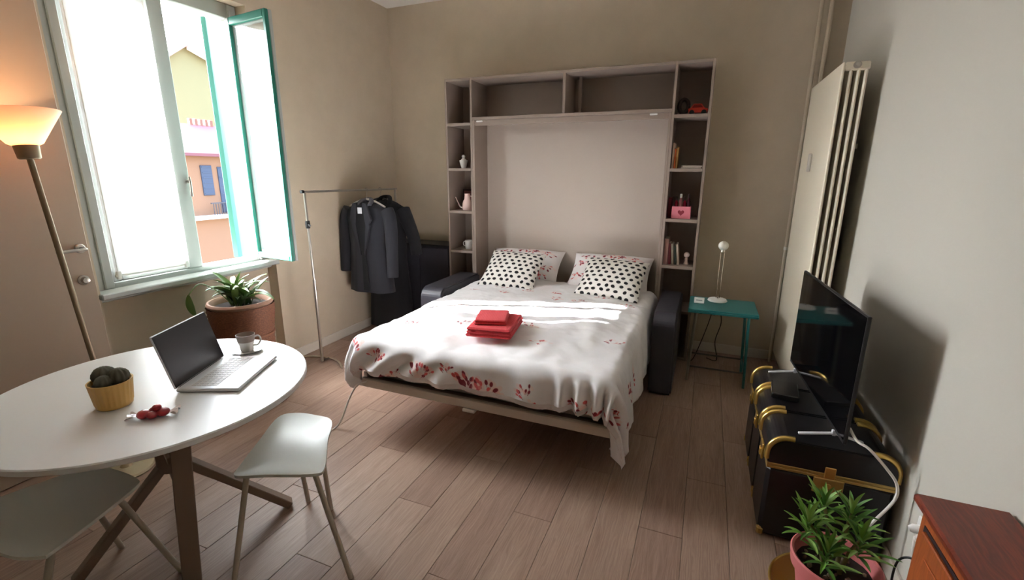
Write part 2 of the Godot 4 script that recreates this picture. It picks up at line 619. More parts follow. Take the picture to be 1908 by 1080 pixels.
	put(s, "roller", M.white, bl)
	s = st()
	tube(s, [Vector3(-0.003, 0.972, -0.227), Vector3(-0.003, 0.972, 0.217)], 0.007, 10)
	put(s, "bottom_bar", M.white, bl)
	for z in [-0.215, 0.2]:
		s = st()
		bx(s, Vector3(-0.012, 0.95, z - 0.012), Vector3(0.012, 1.0, z + 0.012), 0.004)
		tube(s, [Vector3(-0.003, 1.0, z), Vector3(-0.003, 2.62, z)], 0.0025, 6)
		put(s, "side_guide", M.white, bl)

# ---------------------------------------------------------------- outside
func build_outside() -> void:
	var s := st()
	bx(s, Vector3(-60, -6.3, -60), Vector3(-0.6, -6.0, 40), 0.0)
	struct(put(s, "ground", mk(c8(120, 116, 108), 0.95)), "paved ground outside")
	# green shutter leaf standing open outside
	var sh := thing("window_shutter", "teal green slatted shutter standing open outside the window", "shutter", Vector3(-0.39, 0, 1.745))
	sh.rotation.y = -0.76
	s = st()
	for r in [[-0.06, 0.0], [-0.48, -0.42]]:
		bx(s, Vector3(r[0], 0.9, -0.02), Vector3(r[1], 2.72, 0.02), 0.003)
	for y in [0.9, 1.75, 2.65]:
		bx(s, Vector3(-0.42, y, -0.02), Vector3(-0.06, y + 0.07, 0.02), 0.003)
	put(s, "shutter_frame", M.shutter_paint, sh)
	var slat := st()
	box(slat, Vector3.ZERO, Vector3(0.36, 0.006, 0.045), 0.001, Basis(Vector3.RIGHT, 0.6))
	var slat_mesh := mesh_of(slat)
	for k in 42:
		var y := 0.99 + k * 0.0385
		if absf(y - 1.785) > 0.05:
			put_mesh(slat_mesh, "slat", M.shutter_paint, sh, Vector3(-0.24, y, 0))
	# tall yellow gabled house
	var yellow := mk(c8(118, 112, 78), 0.95)
	var eave := mk(c8(200, 196, 186), 0.9)
	var mauve := mk(c8(80, 68, 72), 0.95)
	var t := thing("yellow_house", "tall pale yellow gabled house across the street", "building", Vector3(-25, -6, -15.3))
	s = st()
	prism(s, PackedVector2Array([Vector2(-1.62, 0), Vector2(3.0, 0), Vector2(3.0, 12.3), Vector2(0.0, 14.45), Vector2(-1.62, 13.95)]), Vector3.ZERO, Vector3(0, 0, 1), Vector3.UP, Vector3(-9, 0, 0))
	put(s, "wall", yellow, t)
	s = st()
	prism(s, PackedVector2Array([Vector2(-1.9, 13.82), Vector2(-1.9, 14.02), Vector2(0, 14.72), Vector2(3.3, 12.35), Vector2(3.3, 12.1), Vector2(0, 14.45)]), Vector3(0.35, 0, 0), Vector3(0, 0, 1), Vector3.UP, Vector3(-9.6, 0, 0))
	put(s, "roof", mk(c8(150, 120, 112), 0.9), t)
	s = st()
	prism(s, PackedVector2Array([Vector2(-1.95, 13.6), Vector2(-1.95, 13.86), Vector2(0, 14.5), Vector2(0, 14.25)]), Vector3(0.4, 0, 0), Vector3(0, 0, 1), Vector3.UP, Vector3(-0.2, 0, 0))
	put(s, "bargeboard", eave, t)
	t = thing("mauve_house", "dull mauve house wall beside the yellow house", "building", Vector3(-25.5, -6, -18.6))
	s = st()
	bx(s, Vector3(-8, 0, -1.8), Vector3(0, 13.2, 1.6), 0.0)
	put(s, "wall", mauve, t)
	s = st()
	bx(s, Vector3(-8.2, 13.2, -2.0), Vector3(0.25, 13.4, 1.65), 0.0)
	put(s, "roof", mk(c8(120, 84, 78), 0.9), t)
	# pale block further along the street, mirrored in the open window leaf
	t = thing("pale_house", "pale grey-green block along the street mirrored in the open window leaf", "building", Vector3(-14, -6, 15))
	s = st()
	bx(s, Vector3(-7, 0, -7), Vector3(0, 10.3, 9), 0.0)
	put(s, "wall", mk(c8(104, 112, 108), 0.95), t)
	for k in 6:
		s = st()
		bx(s, Vector3(0, 6.6, -6.2 + k * 2.2), Vector3(0.06, 9.2, -5.2 + k * 2.2), 0.01)
		put(s, "window", mk(c8(56, 84, 82), 0.6), t)
	s = st()
	bx(s, Vector3(-7.3, 10.3, -7.3), Vector3(0.3, 10.5, 9.3), 0.0)
	put(s, "roof", mk(c8(90, 72, 66), 0.9), t)
	# low orange house with a pink tiled roof
	var peach := mk(c8(122, 90, 66), 0.95)
	t = thing("orange_house", "low peach house with faded pink roof seen through the window", "building", Vector3(-14, -6, -7.8))
	s = st()
	bx(s, Vector3(-5, 0, -3.0), Vector3(0, 8.15, 3.4), 0.0)
	put(s, "wall", peach, t)
	s = st()
	prism(s, PackedVector2Array([Vector2(0.3, 8.12), Vector2(0.3, 8.22), Vector2(-1.05, 9.32), Vector2(-5.3, 8.2), Vector2(-5.3, 8.1)]), Vector3(0, 0, -3.2), Vector3(1, 0, 0), Vector3.UP, Vector3(0, 0, 6.8))
	var roof := put(s, "roof", mk(c8(108, 66, 68), 0.9), t)
	for k in 5:
		s = st()
		bx(s, Vector3(-1.15, 9.2, -1.2 + k * 0.2), Vector3(-1.0, 9.52, -1.09 + k * 0.2), 0.01)
		put(s, "chimney", mk(c8(120, 80, 64), 0.9), roof)
	s = st()
	bx(s, Vector3(0, 5.86, -3.0), Vector3(0.3, 6.0, 3.4), 0.01)
	put(s, "string_course", eave, t)
	var slate := mk(c8(44, 54, 70), 0.6)
	for r in [[-0.12, 0.3, 6.72, 7.8], [-1.05, -0.35, 6.05, 7.75]]:
		s = st()
		bx(s, Vector3(-0.02, r[2], r[0]), Vector3(0.05, r[3], r[1]), 0.01)
		var win := put(s, "window", slate, t)
		s = st()
		for k in 6:
			var y: float = lerpf(r[2] + 0.06, r[3] - 0.08, k / 5.0)
			bx(s, Vector3(0.05, y, r[0] + 0.04), Vector3(0.065, y + 0.04, r[1] - 0.04), 0.004)
		put(s, "shutter_slats", mk(c8(50, 60, 76), 0.6), win)
	s = st()
	for k in 14:
		var z := -1.15 + k * 0.1
		bx(s, Vector3(0.24, 6.0, z), Vector3(0.26, 6.42, z + 0.02), 0.0)
	bx(s, Vector3(0.23, 6.42, -1.2), Vector3(0.27, 6.46, 0.25), 0.0)
	put(s, "balcony_railing", mk(c8(60, 58, 60), 0.6), t)

# ---------------------------------------------------------------- wall unit
const DF := 0.34
const X0 := 0.842
const X1 := 1.126
const X2 := 2.007
const X3 := 2.897
const X4 := 3.185
const YT := 2.436
const SHELF := [2.048, 1.636, 1.23, 0.837, 0.448, 0.03]

func tower(xa: float, xb: float, label: String) -> void:
	var t := thing("shelf_tower", label, "bookcase", Vector3((xa + xb) / 2, 0, 0.004))
	var w := (xb - xa) / 2
	for q in [-1.0, 1.0]:
		var s := st()
		var a: float = q * w
		var b: float = q * (w - 0.02)
		bx(s, Vector3(minf(a, b), 0, 0), Vector3(maxf(a, b), YT, DF - 0.004), 0.002)
		put(s, "side_panel", M.lacquer, t)
	var s2 := st()
	bx(s2, Vector3(-w + 0.02, YT - 0.022, 0.006), Vector3(w - 0.02, YT, DF - 0.004), 0.002)
	put(s2, "top_panel", M.lacquer, t)
	s2 = st()
	bx(s2, Vector3(-w + 0.02, 0.0, 0.0), Vector3(w - 0.02, YT, 0.006), 0.0)
	put(s2, "back_panel", M.lacquer, t)
	for y in SHELF:
		s2 = st()
		bx(s2, Vector3(-w + 0.02, y - 0.026, 0.006), Vector3(w - 0.02, y, DF - 0.006), 0.002)
		put(s2, "shelf", M.lacquer, t)

func build_wall_unit() -> void:
	tower(X0, X1, "narrow taupe shelf tower left of the bed, near the hanging clothes")
	tower(X3, X4, "narrow taupe shelf tower right of the bed, near the teal table")
	# bridge over the bed
	var t := thing("bridge_cabinet", "open taupe bridge cabinet with two compartments above the bed", "cabinet", Vector3((X1 + X3) / 2, 0, 0.004))
	var w := (X3 - X1) / 2
	var hx := X2 - (X1 + X3) / 2
	var s := st()
	bx(s, Vector3(-w, YT - 0.022, 0), Vector3(w, YT, DF - 0.004), 0.002)
	put(s, "top_panel", M.lacquer, t)
	s = st()
	bx(s, Vector3(-w, 2.068, 0), Vector3(w, 2.094, DF - 0.004), 0.002)
	put(s, "bottom_panel", M.lacquer, t)
	s = st()
	bx(s, Vector3(-w, 2.094, 0), Vector3(w, YT - 0.022, 0.006), 0.0)
	put(s, "back_panel", M.lacquer, t)
	s = st()
	bx(s, Vector3(hx - 0.012, 2.094, 0.006), Vector3(hx + 0.012, YT - 0.022, DF - 0.005), 0.002)
	put(s, "divider", M.lacquer, t)
	s = st()
	bx(s, Vector3(hx + 0.075, 2.094, 0.10), Vector3(hx + 0.1, YT - 0.022, 0.13), 0.002)
	put(s, "batten", M.lacquer, t)
	s = st()
	bx(s, Vector3(-w, 2.02, DF - 0.05), Vector3(w, 2.068, DF - 0.024), 0.002)
	put(s, "fascia", M.lacquer, t)
	for x in [-w + 0.07, w - 0.14]:
		s = st()
		bx(s, Vector3(x - 0.03, 2.050, DF - 0.024), Vector3(x + 0.03, 2.064, DF - 0.012), 0.002)
		put(s, "catch_plate", M.white, t)
	# bed niche: two cheeks and the back panel
	t = thing("bed_niche", "tall beige back panel of the fold-down bed niche", "wall panel", Vector3((X1 + X3) / 2, 0, 0.004))
	s = st()
	bx(s, Vector3(-w + 0.022, 0.0, 0.03), Vector3(w - 0.022, 2.066, 0.05), 0.0)
	put(s, "back_panel", M.lacquer_panel, t)
	for q in [-1.0, 1.0]:
		s = st()
		var a: float = q * w
		var b: float = q * (w - 0.022)
		bx(s, Vector3(minf(a, b) + 0.0005, 0, 0), Vector3(maxf(a, b) - 0.0005, 2.066, DF - 0.006), 0.002)
		put(s, "cheek", M.lacquer, t)

# ---------------------------------------------------------------- bed
const BXC := 2.065
var duvet_noise := FastNoiseLite.new()

func drape(d: float, r: float) -> Vector2:
	var q := r * PI / 2
	if d <= q:
		return Vector2(r * sin(d / r), r * (1.0 - cos(d / r)))
	return Vector2(r + (d - q) * 0.09, r + (d - q) * 0.99)

func duvet_point(u: float, v: float, under: float) -> Vector3:
	var s := lerpf(-1.04, 1.2, u)
	var t := lerpf(0.37, 2.455, v)
	var hw := 0.765 - under * 0.5
	var ze := 2.235 - under * 0.5
	var a := maxf(0.0, absf(s) - hw)
	var b := maxf(0.0, t - ze)
	var sg := signf(s)
	var d := sqrt(a * a + b * b)
	var x := clampf(s, -hw, hw)
	var z := minf(t, ze)
	var inside := clampf(1.0 - maxf(absf(s) / hw, (t - 0.3) / (ze - 0.3)) , 0.0, 1.0)
	var y := 0.60 - under
	y += 0.02 * smoothstep(0.0, 0.35, inside)
	y += duvet_noise.get_noise_2d(s * 3.0, t * 3.0) * 0.016 + duvet_noise.get_noise_2d(s * 8.0 + 40.0, t * 7.0) * 0.011
	if d > 0.0:
		var o := drape(d, 0.075 - under * 0.4)
		var dir := Vector2(a / d, b / d)
		var along := t if a > b else s
		var amt := smoothstep(0.02, 0.22, d)
		var right_corner := smoothstep(0.35, 0.75, s) * smoothstep(2.0, 2.3, t)
		var left_fold := smoothstep(0.2, -0.7, s) * smoothstep(2.1, 2.4, t)
		var rip := 0.010 * sin(along * 17.0 + 1.2 * sin(along * 5.0)) + duvet_noise.get_noise_2d(along * 5.0, d * 2.0 + 10.0) * 0.02
		rip += right_corner * 0.045 * sin(along * 52.0 + 2.0 * sin(along * 9.0)) + left_fold * 0.034 * sin((s * 0.7 + t * 0.8) * 38.0)
		var out := o.x + amt * rip
		x += sg * out * dir.x
		z += out * dir.y
		y -= o.y
	return Vector3(BXC + x, maxf(y, 0.03), z)

func bedding_texture() -> ImageTexture:
	var im := Image.create(1024, 1024, false, Image.FORMAT_RGB8)
	im.fill(Color(0.915, 0.905, 0.905))
	# position on the sheet in metres (s across, t along) to pixels
	var at := func(s: float, t: float) -> Vector2:
		return Vector2((s + 1.04) / 2.24 * 1024.0, (t - 0.37) / 2.085 * 1024.0)
	# border of blossoms near the hem
	for q in [[-0.62, 2.36, 17, 14], [-0.5, 2.46, 14, 9], [-0.3, 2.40, 22, 16], [-0.12, 2.36, 15, 9], [0.02, 2.42, 26, 20], [0.14, 2.44, 24, 18], [0.36, 2.40, 17, 9], [0.42, 2.46, 13, 8], [0.66, 2.46, 20, 16], [0.76, 2.48, 20, 16], [0.9, 2.46, 18, 10], [-0.78, 2.3, 18, 10], [-0.86, 2.2, 14, 8]]:
		var p: Vector2 = at.call(q[0], q[1])
		sprig(im, p.x, p.y, q[2] * 1.35, int(q[3] * 0.9), 1.0)
	for q in [[-0.98, 1.9], [-1.0, 1.5], [-0.95, 1.1], [0.98, 2.0], [1.03, 1.7], [0.96, 1.4], [1.02, 1.1], [0.95, 0.8], [1.06, 2.25], [1.02, 2.36]]:
		var p: Vector2 = at.call(q[0], q[1])
		sprig(im, p.x, p.y, 26, 9, 0.9)
	for q in [[0.31, 1.93], [-0.28, 1.8], [0.15, 1.66], [0.72, 1.75], [0.55, 1.2], [-0.5, 1.45], [-0.05, 1.2], [0.3, 0.95], [-0.35, 0.95], [-0.62, 0.92], [-0.62, 1.9], [0.05, 0.8], [-0.2, 0.8], [0.66, 0.9], [0.1, 0.95], [-0.45, 0.75], [0.45, 0.8]]:
		var p: Vector2 = at.call(q[0], q[1])
		sprig(im, p.x, p.y, 22, 7, 0.6)
	return ImageTexture.create_from_image(im)

func pillow_texture() -> ImageTexture:
	var im := Image.create(256, 256, false, Image.FORMAT_RGB8)
	im.fill(Color(0.89, 0.865, 0.855))
	for q in [[30, 60], [200, 190], [215, 90], [60, 200], [120, 220], [190, 40], [28, 150], [160, 215]]:
		sprig(im, q[0], q[1], 24, 9, 0.85)
	return ImageTexture.create_from_image(im)

func dot_texture() -> ImageTexture:
	var im := Image.create(512, 512, false, Image.FORMAT_RGB8)
	im.fill(Color(0.88, 0.86, 0.83))
	var r := 0
	var y := 8.0
	while y < 520:
		var x := 6.0 + (30.0 if r % 2 else 0.0)
		while x < 520:
			blob(im, x + rng.randf_range(-6, 6), y + rng.randf_range(-6, 6), rng.randf_range(17, 20), rng.randf_range(14, 17), rng.randf() * 3.0, Color(0.05, 0.045, 0.05, 1.0))
			x += 60.0
		y += 52.0
		r += 1
	return ImageTexture.create_from_image(im)

func build_bed() -> void:
	duvet_noise.seed = 12
	duvet_noise.frequency = 0.6
	# sofa whose armrests flank the bed
	var sofa := thing("sofa", "dark grey leather sofa under the bed, armrests at both sides", "sofa", Vector3(BXC, 0, 0.4))
	var s := st()
	bx(s, Vector3(-0.83, 0.0, -0.035), Vector3(0.83, 0.225, 0.5), 0.02)
	put(s, "seat_base", M.leather, sofa)
	for q in [[0.878, 1.045], [-1.09, -0.872]]:
		s = st()
		var poly := PackedVector2Array()
		poly.append(Vector2(-0.035, 0.02))
		poly.append(Vector2(0.70, 0.02))
		for k in 9:
			var a := PI / 2 * k / 8
			poly.append(Vector2(0.61 + 0.09 * cos(a), 0.535 + 0.09 * sin(a)))
		poly.append(Vector2(-0.035, 0.625))
		# softened across the width by three nested slices
		prism(s, poly, Vector3(q[0] + 0.015, 0, 0), Vector3(0, 0, 1), Vector3.UP, Vector3(q[1] - q[0] - 0.03, 0, 0))
		var small := PackedVector2Array()
		for p in poly:
			small.append(Vector2(-0.035 if p.x < 0 else p.x - 0.015, p.y if p.y < 0.03 else p.y - 0.015))
		prism(s, small, Vector3(q[0], 0, 0), Vector3(0, 0, 1), Vector3.UP, Vector3(q[1] - q[0], 0, 0))
		var arm := put(s, "armrest", M.leather, sofa)
		s = st()
		bx(s, Vector3(q[0] + 0.01, 0.0, 0.0), Vector3(q[1] - 0.01, 0.02, 0.68), 0.002)
		put(s, "plinth", M.black, arm)
	# bed frame and mattress
	var bed := thing("fold_down_bed", "taupe wall bed frame folded down with its foot rail above the floor", "bed", Vector3(BXC, 0, 0.36))
	s = st()
	bx(s, Vector3(-0.828, 0.262, 0.0), Vector3(0.828, 0.285, 1.855), 0.003)
	put(s, "bottom_board", M.lacquer, bed)
	s = st()
	bx(s, Vector3(-0.828, 0.252, 1.855), Vector3(0.828, 0.312, 1.885), 0.006)
	put(s, "foot_rail", mk(c8(214, 202, 188), 0.4), bed)
	for q in [-1.0, 1.0]:
		s = st()
		bx(s, Vector3(q * 0.814 - 0.013, 0.285, 0.0), Vector3(q * 0.814 + 0.013, 0.33, 1.825), 0.003)
		put(s, "side_rail", M.lacquer, bed)
	s = st()
	bx(s, Vector3(-0.06, 0.232, 1.83), Vector3(0.02, 0.252, 1.895), 0.004)
	put(s, "pull_tab", M.white_plastic, bed)
	s = st()
	bx(s, Vector3(-0.75, 0.225, 0.02), Vector3(0.75, 0.262, 0.06), 0.003)
	put(s, "pivot_bar", M.steel, bed)
	s = st()
	box(s, Vector3(BXC, 0.43, 1.27), Vector3(1.54, 0.28, 1.84), 0.05)
	tag(put(s, "mattress", M.white), "white mattress under the flowered duvet", "mattress")
	# duvet
	s = st()
	grid(s, 150, 150, func(u: float, v: float) -> Vector3: return duvet_point(u, v, 0.0), true)
	# underside and hem
	grid(s, 60, 60, func(u: float, v: float) -> Vector3: return duvet_point(1.0 - u, v, 0.022), true)
	for e in 4:
		grid(s, 90, 1, func(u: float, v: float) -> Vector3:
			var un := v * 0.022
			if e == 0: return duvet_point(u, 0.0, un)
			if e == 1: return duvet_point(1.0 - u, 1.0, un)
			if e == 2: return duvet_point(0.0, 1.0 - u, un)
			return duvet_point(1.0, u, un), true)
	var dm := mk(Color.WHITE, 0.85, 0.0, {"albedo_texture": bedding_texture(), "rim_enabled": true, "rim": 0.15})
	tag(put(s, "duvet", dm), "white duvet printed with red blossom sprigs covering the bed", "duvet")
	# pillows and cushions
	var pm := mk(Color.WHITE, 0.85, 0.0, {"albedo_texture": pillow_texture()})
	var spots := [[1.63, 0.712, 0.245, -70.0, 0.03, "white flowered pillow behind the left polka dot cushion"], [2.46, 0.712, 0.25, -70.0, -0.02, "white flowered pillow behind the right polka dot cushion"]]
	for p in spots:
		s = st()
		pillow(s, 0.74, 0.44, 0.17, true, 3)
		var o := put(s, "pillow", pm, self, Vector3(p[0], p[1], p[2]))
		o.rotation = Vector3(deg_to_rad(p[3]) * 0.75, p[4], 0)
		tag(o, p[5], "pillow", "flowered bed pillows")
	var cm := mk(Color.WHITE, 0.85, 0.0, {"albedo_texture": dot_texture()})
	spots = [[1.635, 0.738, 0.575, -54.0, 0.02, -0.03, "white cushion with black polka dots on the left pillow"], [2.545, 0.738, 0.595, -54.0, -0.04, -0.05, "white cushion with black polka dots on the right pillow"]]
	for p in spots:
		s = st()
		pillow(s, 0.54, 0.45, 0.13, true, 8)
		var o := put(s, "cushion", cm, self, Vector3(p[0], p[1], p[2]))
		o.rotation = Vector3(deg_to_rad(p[3]), p[4], p[5])
		tag(o, p[6], "cushion", "polka dot cushions")
	# folded red towels
	var tw := thing("folded_towel", "large red folded towel lying in the middle of the bed", "towel", Vector3(2.055, 0.632, 1.88))
	tw.rotation.y = 0.16
	for k in 3:
		s = st()
		box(s, Vector3(0.003 * (k % 2), 0.011 + k * 0.019, 0.0), Vector3(0.285 - 0.006 * k, 0.019, 0.36 - 0.006 * k), 0.008)
		put(s, "fold", M.towel, tw)
	tw = thing("folded_towel", "small red folded towel on top of the larger red towel", "towel", Vector3(2.03, 0.690, 1.87))
	tw.rotation.y = 0.30
	for k in 2:
		s = st()
		box(s, Vector3(0.0, 0.009 + k * 0.016, 0.003 * k), Vector3(0.2 - 0.005 * k, 0.016, 0.24 - 0.006 * k), 0.007)
		put(s, "fold", M.towel, tw)
	# strap hanging from the bed corner to the floor
	s = st()
	var pts := curve([Vector3(1.31, 0.29, 2.235), Vector3(1.27, 0.28, 2.29), Vector3(1.235, 0.2, 2.33), Vector3(1.19, 0.06, 2.37), Vector3(1.155, 0.006, 2.40), Vector3(1.13, 0.005, 2.47)], 6)
	tube(s, pts, 0.006, 8)
	tag(put(s, "bed_strap", M.cable_white), "thin white strap hanging from the left foot corner of the bed", "strap")

# ---------------------------------------------------------------- table
func seat_shell(s: SurfaceTool, outline: Array, y: float, lip: float, thick: float) -> void:
	var pts := curve(outline + [outline[0]], 6)
	pts.pop_back()
	var c := Vector3.ZERO
	for p in pts:
		c += p
	c /= pts.size()
	var n := 14
	var at := func(k: int, i: int, under: float) -> Vector3:
		var f := float(k) / n
		var p: Vector3 = c.lerp(pts[i % pts.size()], f)
		return Vector3(p.x, y + lip * (pow(f, 4.0) - 0.35) - under, p.z)
	for under in [0.0, thick]:
		smooth(s)
		for k in n:
			for i in pts.size():
				if k == 0: tri(s, at.call(0, 0, under), at.call(1, i, under), at.call(1, i + 1, under))
				else: quad(s, at.call(k, i, under), at.call(k + 1, i, under), at.call(k + 1, i + 1, under), at.call(k, i + 1, under))
	flat(s)
	for i in pts.size():
		quad(s, at.call(n, i, 0.0), at.call(n, i, thick), at.call(n, i + 1, thick), at.call(n, i + 1, 0.0))

func chair(label: String, at: Vector3, outline: Array, legs: Array) -> void:
	var t := thing("chair", label, "chair", at, "white moulded chairs at the round table")
	var s := st()
	var loc := []
	for p in outline:
		loc.append(Vector3(p[0] - at.x, 0, p[1] - at.z))
	seat_shell(s, loc, 0.455, 0.02, 0.012)
	put(s, "seat", M.chair, t)
	for l in legs:
		s = st()
		var a := Vector3(l[0] - at.x, 0.437, l[1] - at.z)
		var b := Vector3(l[2] - at.x, 0.0, l[3] - at.z)
		tube(s, [a, b], 0.011, 10)
		put(s, "leg", M.chair_leg, t)
	s = st()
	bx(s, Vector3(-0.09, 0.425, -0.09), Vector3(0.09, 0.436, 0.09), 0.003)
	put(s, "seat_plate", M.chair_leg, t)

func build_table_group() -> void:
	var C := Vector3(1.2, 0, 3.37)
	var t := thing("round_table", "round white table with crossed taupe legs beside the window", "table", C)
	var s := st()
	lathe(s, [Vector2(0, 0.742), Vector2(0.562, 0.742), Vector2(0.566, 0.738), Vector2(0.566, 0.722), Vector2(0.562, 0.718), Vector2(0, 0.718)], Vector3.ZERO, 96)
	put(s, "table_top", M.table_top, t)
	s = st()
	lathe(s, [Vector2(0, 0.47), Vector2(0.05, 0.47), Vector2(0.055, 0.46), Vector2(0.055, 0.37), Vector2(0.05, 0.36), Vector2(0, 0.36)], Vector3.ZERO, 24)
	put(s, "hub", M.taupe, t)
	# crossed boards: each leg runs from the hub to the floor and a brace up to the top
	var feet := [Vector3(0.315, 0, 0.185), Vector3(0.262, 0, -0.335), Vector3(-0.16, 0, 0.335), Vector3(-0.33, 0, -0.2)]
	for i in 4:
		var f: Vector3 = feet[i]
		var out := Vector3(f.x, 0, f.z).normalized()
		var side := out.cross(Vector3.UP)
		s = st()
		if i == 0:
			bar(s, Vector3(0.42, 0.717, 0.19), f + Vector3(0, 0.002, 0), 0.062, 0.028, side, 0.003)
			bar(s, Vector3(0.0, 0.47, 0.0), Vector3(0.39, 0.62, 0.19), 0.06, 0.026, side, 0.003)
		else:
			bar(s, Vector3(0, 0.44, 0) - out * 0.02, f + Vector3(0, 0.012, 0), 0.05, 0.035, side, 0.003)
		put(s, "leg", M.taupe, t)
		s = st()
		bar(s, Vector3(0, 0.42, 0), out * 0.3 + Vector3(0, 0.717, 0), 0.045, 0.03, side, 0.003)
		put(s, "brace", M.taupe, t)
	s = st()
	bx(s, Vector3(-0.3, 0.706, -0.03), Vector3(0.3, 0.718, 0.03), 0.002)
	bx(s, Vector3(-0.03, 0.704, -0.3), Vector3(0.03, 0.7175, 0.3), 0.002)
	put(s, "mounting_plate", M.taupe, t)

	chair("white moulded chair on the bed side of the round table", Vector3(1.69, 0, 3.17),
		[[1.63, 3.40], [1.53, 3.21], [1.435, 3.02], [1.48, 2.955], [1.58, 2.935], [1.69, 2.945], [1.80, 3.085], [1.925, 3.235], [1.915, 3.285], [1.76, 3.355], [1.66, 3.405]],
		[[1.645, 3.36, 1.66, 3.50], [1.885, 3.25, 2.03, 3.26], [1.51, 3.01, 1.515, 2.975], [1.66, 3.0, 1.665, 2.98]])
	chair("white moulded chair tucked in on the near side of the round table", Vector3(1.24, 0, 3.76),
		[[1.47, 3.90], [1.43, 3.76], [1.37, 3.60], [1.33, 3.565], [1.2, 3.56], [1.07, 3.585], [1.02, 3.70], [0.98, 3.86], [1.02, 3.93], [1.2, 3.95], [1.38, 3.94]],
		[[1.4, 3.86, 1.46, 4.02], [1.3, 3.63, 1.36, 3.5], [1.08, 3.64, 1.0, 3.52], [1.05, 3.86, 0.98, 4.0]])

	# laptop
	var u := Vector3(-0.42, 0, -0.908).normalized()
	var v := Vector3(0.908, 0, -0.42).normalized()
	var hc := Vector3(1.265, 0.7425, 3.225)
	var lap := thing("laptop", "open silver laptop with dark screen on the round table", "laptop", hc)
	lap.basis = Basis(u, Vector3.UP, -v) if u.cross(Vector3.UP).dot(-v) > 0 else Basis(-u, Vector3.UP, -v)
	# local: x along hinge, y up, -z towards the user
	s = st()
	bx(s, Vector3(-0.175, 0.002, -0.245), Vector3(0.175, 0.016, 0.0), 0.004)
	put(s, "base", M.silver_plastic, lap)
	s = st()
	for r in 5:
		for k in 14:
			bx(s, Vector3(-0.15 + k * 0.0214, 0.016, -0.045 - r * 0.0205 - 0.018), Vector3(-0.15 + k * 0.0214 + 0.0185, 0.0175, -0.045 - r * 0.0205), 0.0006)
	put(s, "keyboard", mk(c8(214, 208, 206), 0.5), lap)
	s = st()
	bx(s, Vector3(-0.055, 0.016, -0.232), Vector3(0.055, 0.0166, -0.16), 0.0)
	put(s, "touchpad", mk(c8(190, 194, 202), 0.3), lap)
	var lid := Node3D.new()
	lid.name = "lid"
	lap.add_child(lid)
	lid.position = Vector3(0, 0.014, 0.002)
	lid.rotation.x = deg_to_rad(15)
	s = st()
	bx(s, Vector3(-0.175, 0.0, -0.004), Vector3(0.175, 0.228, 0.004), 0.003)
	put(s, "cover", M.silver_plastic, lid)
	s = st()
	bx(s, Vector3(-0.172, 0.004, -0.0052), Vector3(0.172, 0.225, -0.004), 0.0005)
	put(s, "bezel", mk(c8(24, 23, 25), 0.35), lid)
	s = st()
	bx(s, Vector3(-0.165, 0.03, -0.0057), Vector3(0.165, 0.218, -0.0052), 0.0)
	put(s, "screen", mk(c8(26, 25, 28), 0.3), lid)
	s = st()
	tube(s, [Vector3(-0.15, 0.014, 0.004), Vector3(0.15, 0.014, 0.004)], 0.006, 8)
	put(s, "hinge", M.black, lap)

	# cup and saucer
	var cup := thing("coffee_cup", "white coffee cup with shade painted on its upper half, on its saucer", "cup", Vector3(1.205, 0.7565, 2.955))
	s = st()
	lathe(s, [Vector2(0, 0.0), Vector2(0.026, 0.0), Vector2(0.028, 0.004), Vector2(0.031, 0.03), Vector2(0.037, 0.05)], Vector3.ZERO, 32)
	put(s, "body", M.white, cup)
	s = st()
	lathe(s, [Vector2(0.037, 0.05), Vector2(0.042, 0.08), Vector2(0.0425, 0.084), Vector2(0.040, 0.085), Vector2(0.036, 0.06), Vector2(0, 0.056)], Vector3.ZERO, 32)
	put(s, "painted_shade", mk(c8(158, 142, 132), 0.5), cup)  # the cup is white; its shaded upper part is painted grey brown
	s = st()
	tube(s, curve([Vector3(0.036, 0.07, 0), Vector3(0.058, 0.074, 0), Vector3(0.066, 0.055, 0), Vector3(0.052, 0.03, 0), Vector3(0.03, 0.026, 0)], 4), 0.0042, 8)
	var hd := put(s, "handle", M.white, cup)
	hd.rotation.y = 0.6
	s = st()
	lathe(s, [Vector2(0, 0), Vector2(0.035, 0), Vector2(0.068, 0.010), Vector2(0.07, 0.0125), Vector2(0.066, 0.0125), Vector2(0.034, 0.004), Vector2(0, 0.004)], Vector3.ZERO, 36)
	var sc := put(s, "saucer", mk(c8(196, 188, 180), 0.35), self, Vector3(1.205, 0.7425, 2.955))
	tag(sc, "pale saucer under the coffee cup", "saucer")
	cup.position.y = 0.747

	# cactus
	var cp := thing("potted_cactus", "small cactus in a ribbed yellow pot on the round table", "potted plant", Vector3(1.225, 0.7425, 3.535))
	s = st()
	lathe(s, [Vector2(0, 0.0), Vector2(0.052, 0.0), Vector2(0.056, 0.004), Vector2(0.057, 0.012), Vector2(0.060, 0.016), Vector2(0.068, 0.085), Vector2(0.069, 0.1), Vector2(0.064, 0.1), Vector2(0.061, 0.082), Vector2(0, 0.082)], Vector3.ZERO, 72, Basis.IDENTITY, func(a: float, p: Vector2) -> float:
		return p.x - (0.0045 * (0.5 + 0.5 * cos(a * 24.0)) if p.y > 0.014 and p.y < 0.09 and p.x > 0.057 else 0.0))
	put(s, "pot", mk(c8(226, 178, 96), 0.45), cp)
	s = st()
	lathe(s, [Vector2(0.061, 0.084), Vector2(0.03, 0.087), Vector2(0, 0.086)], Vector3.ZERO, 24)
	put(s, "soil", M.soil, cp)
	var cact := mk(c8(98, 96, 82), 0.9)
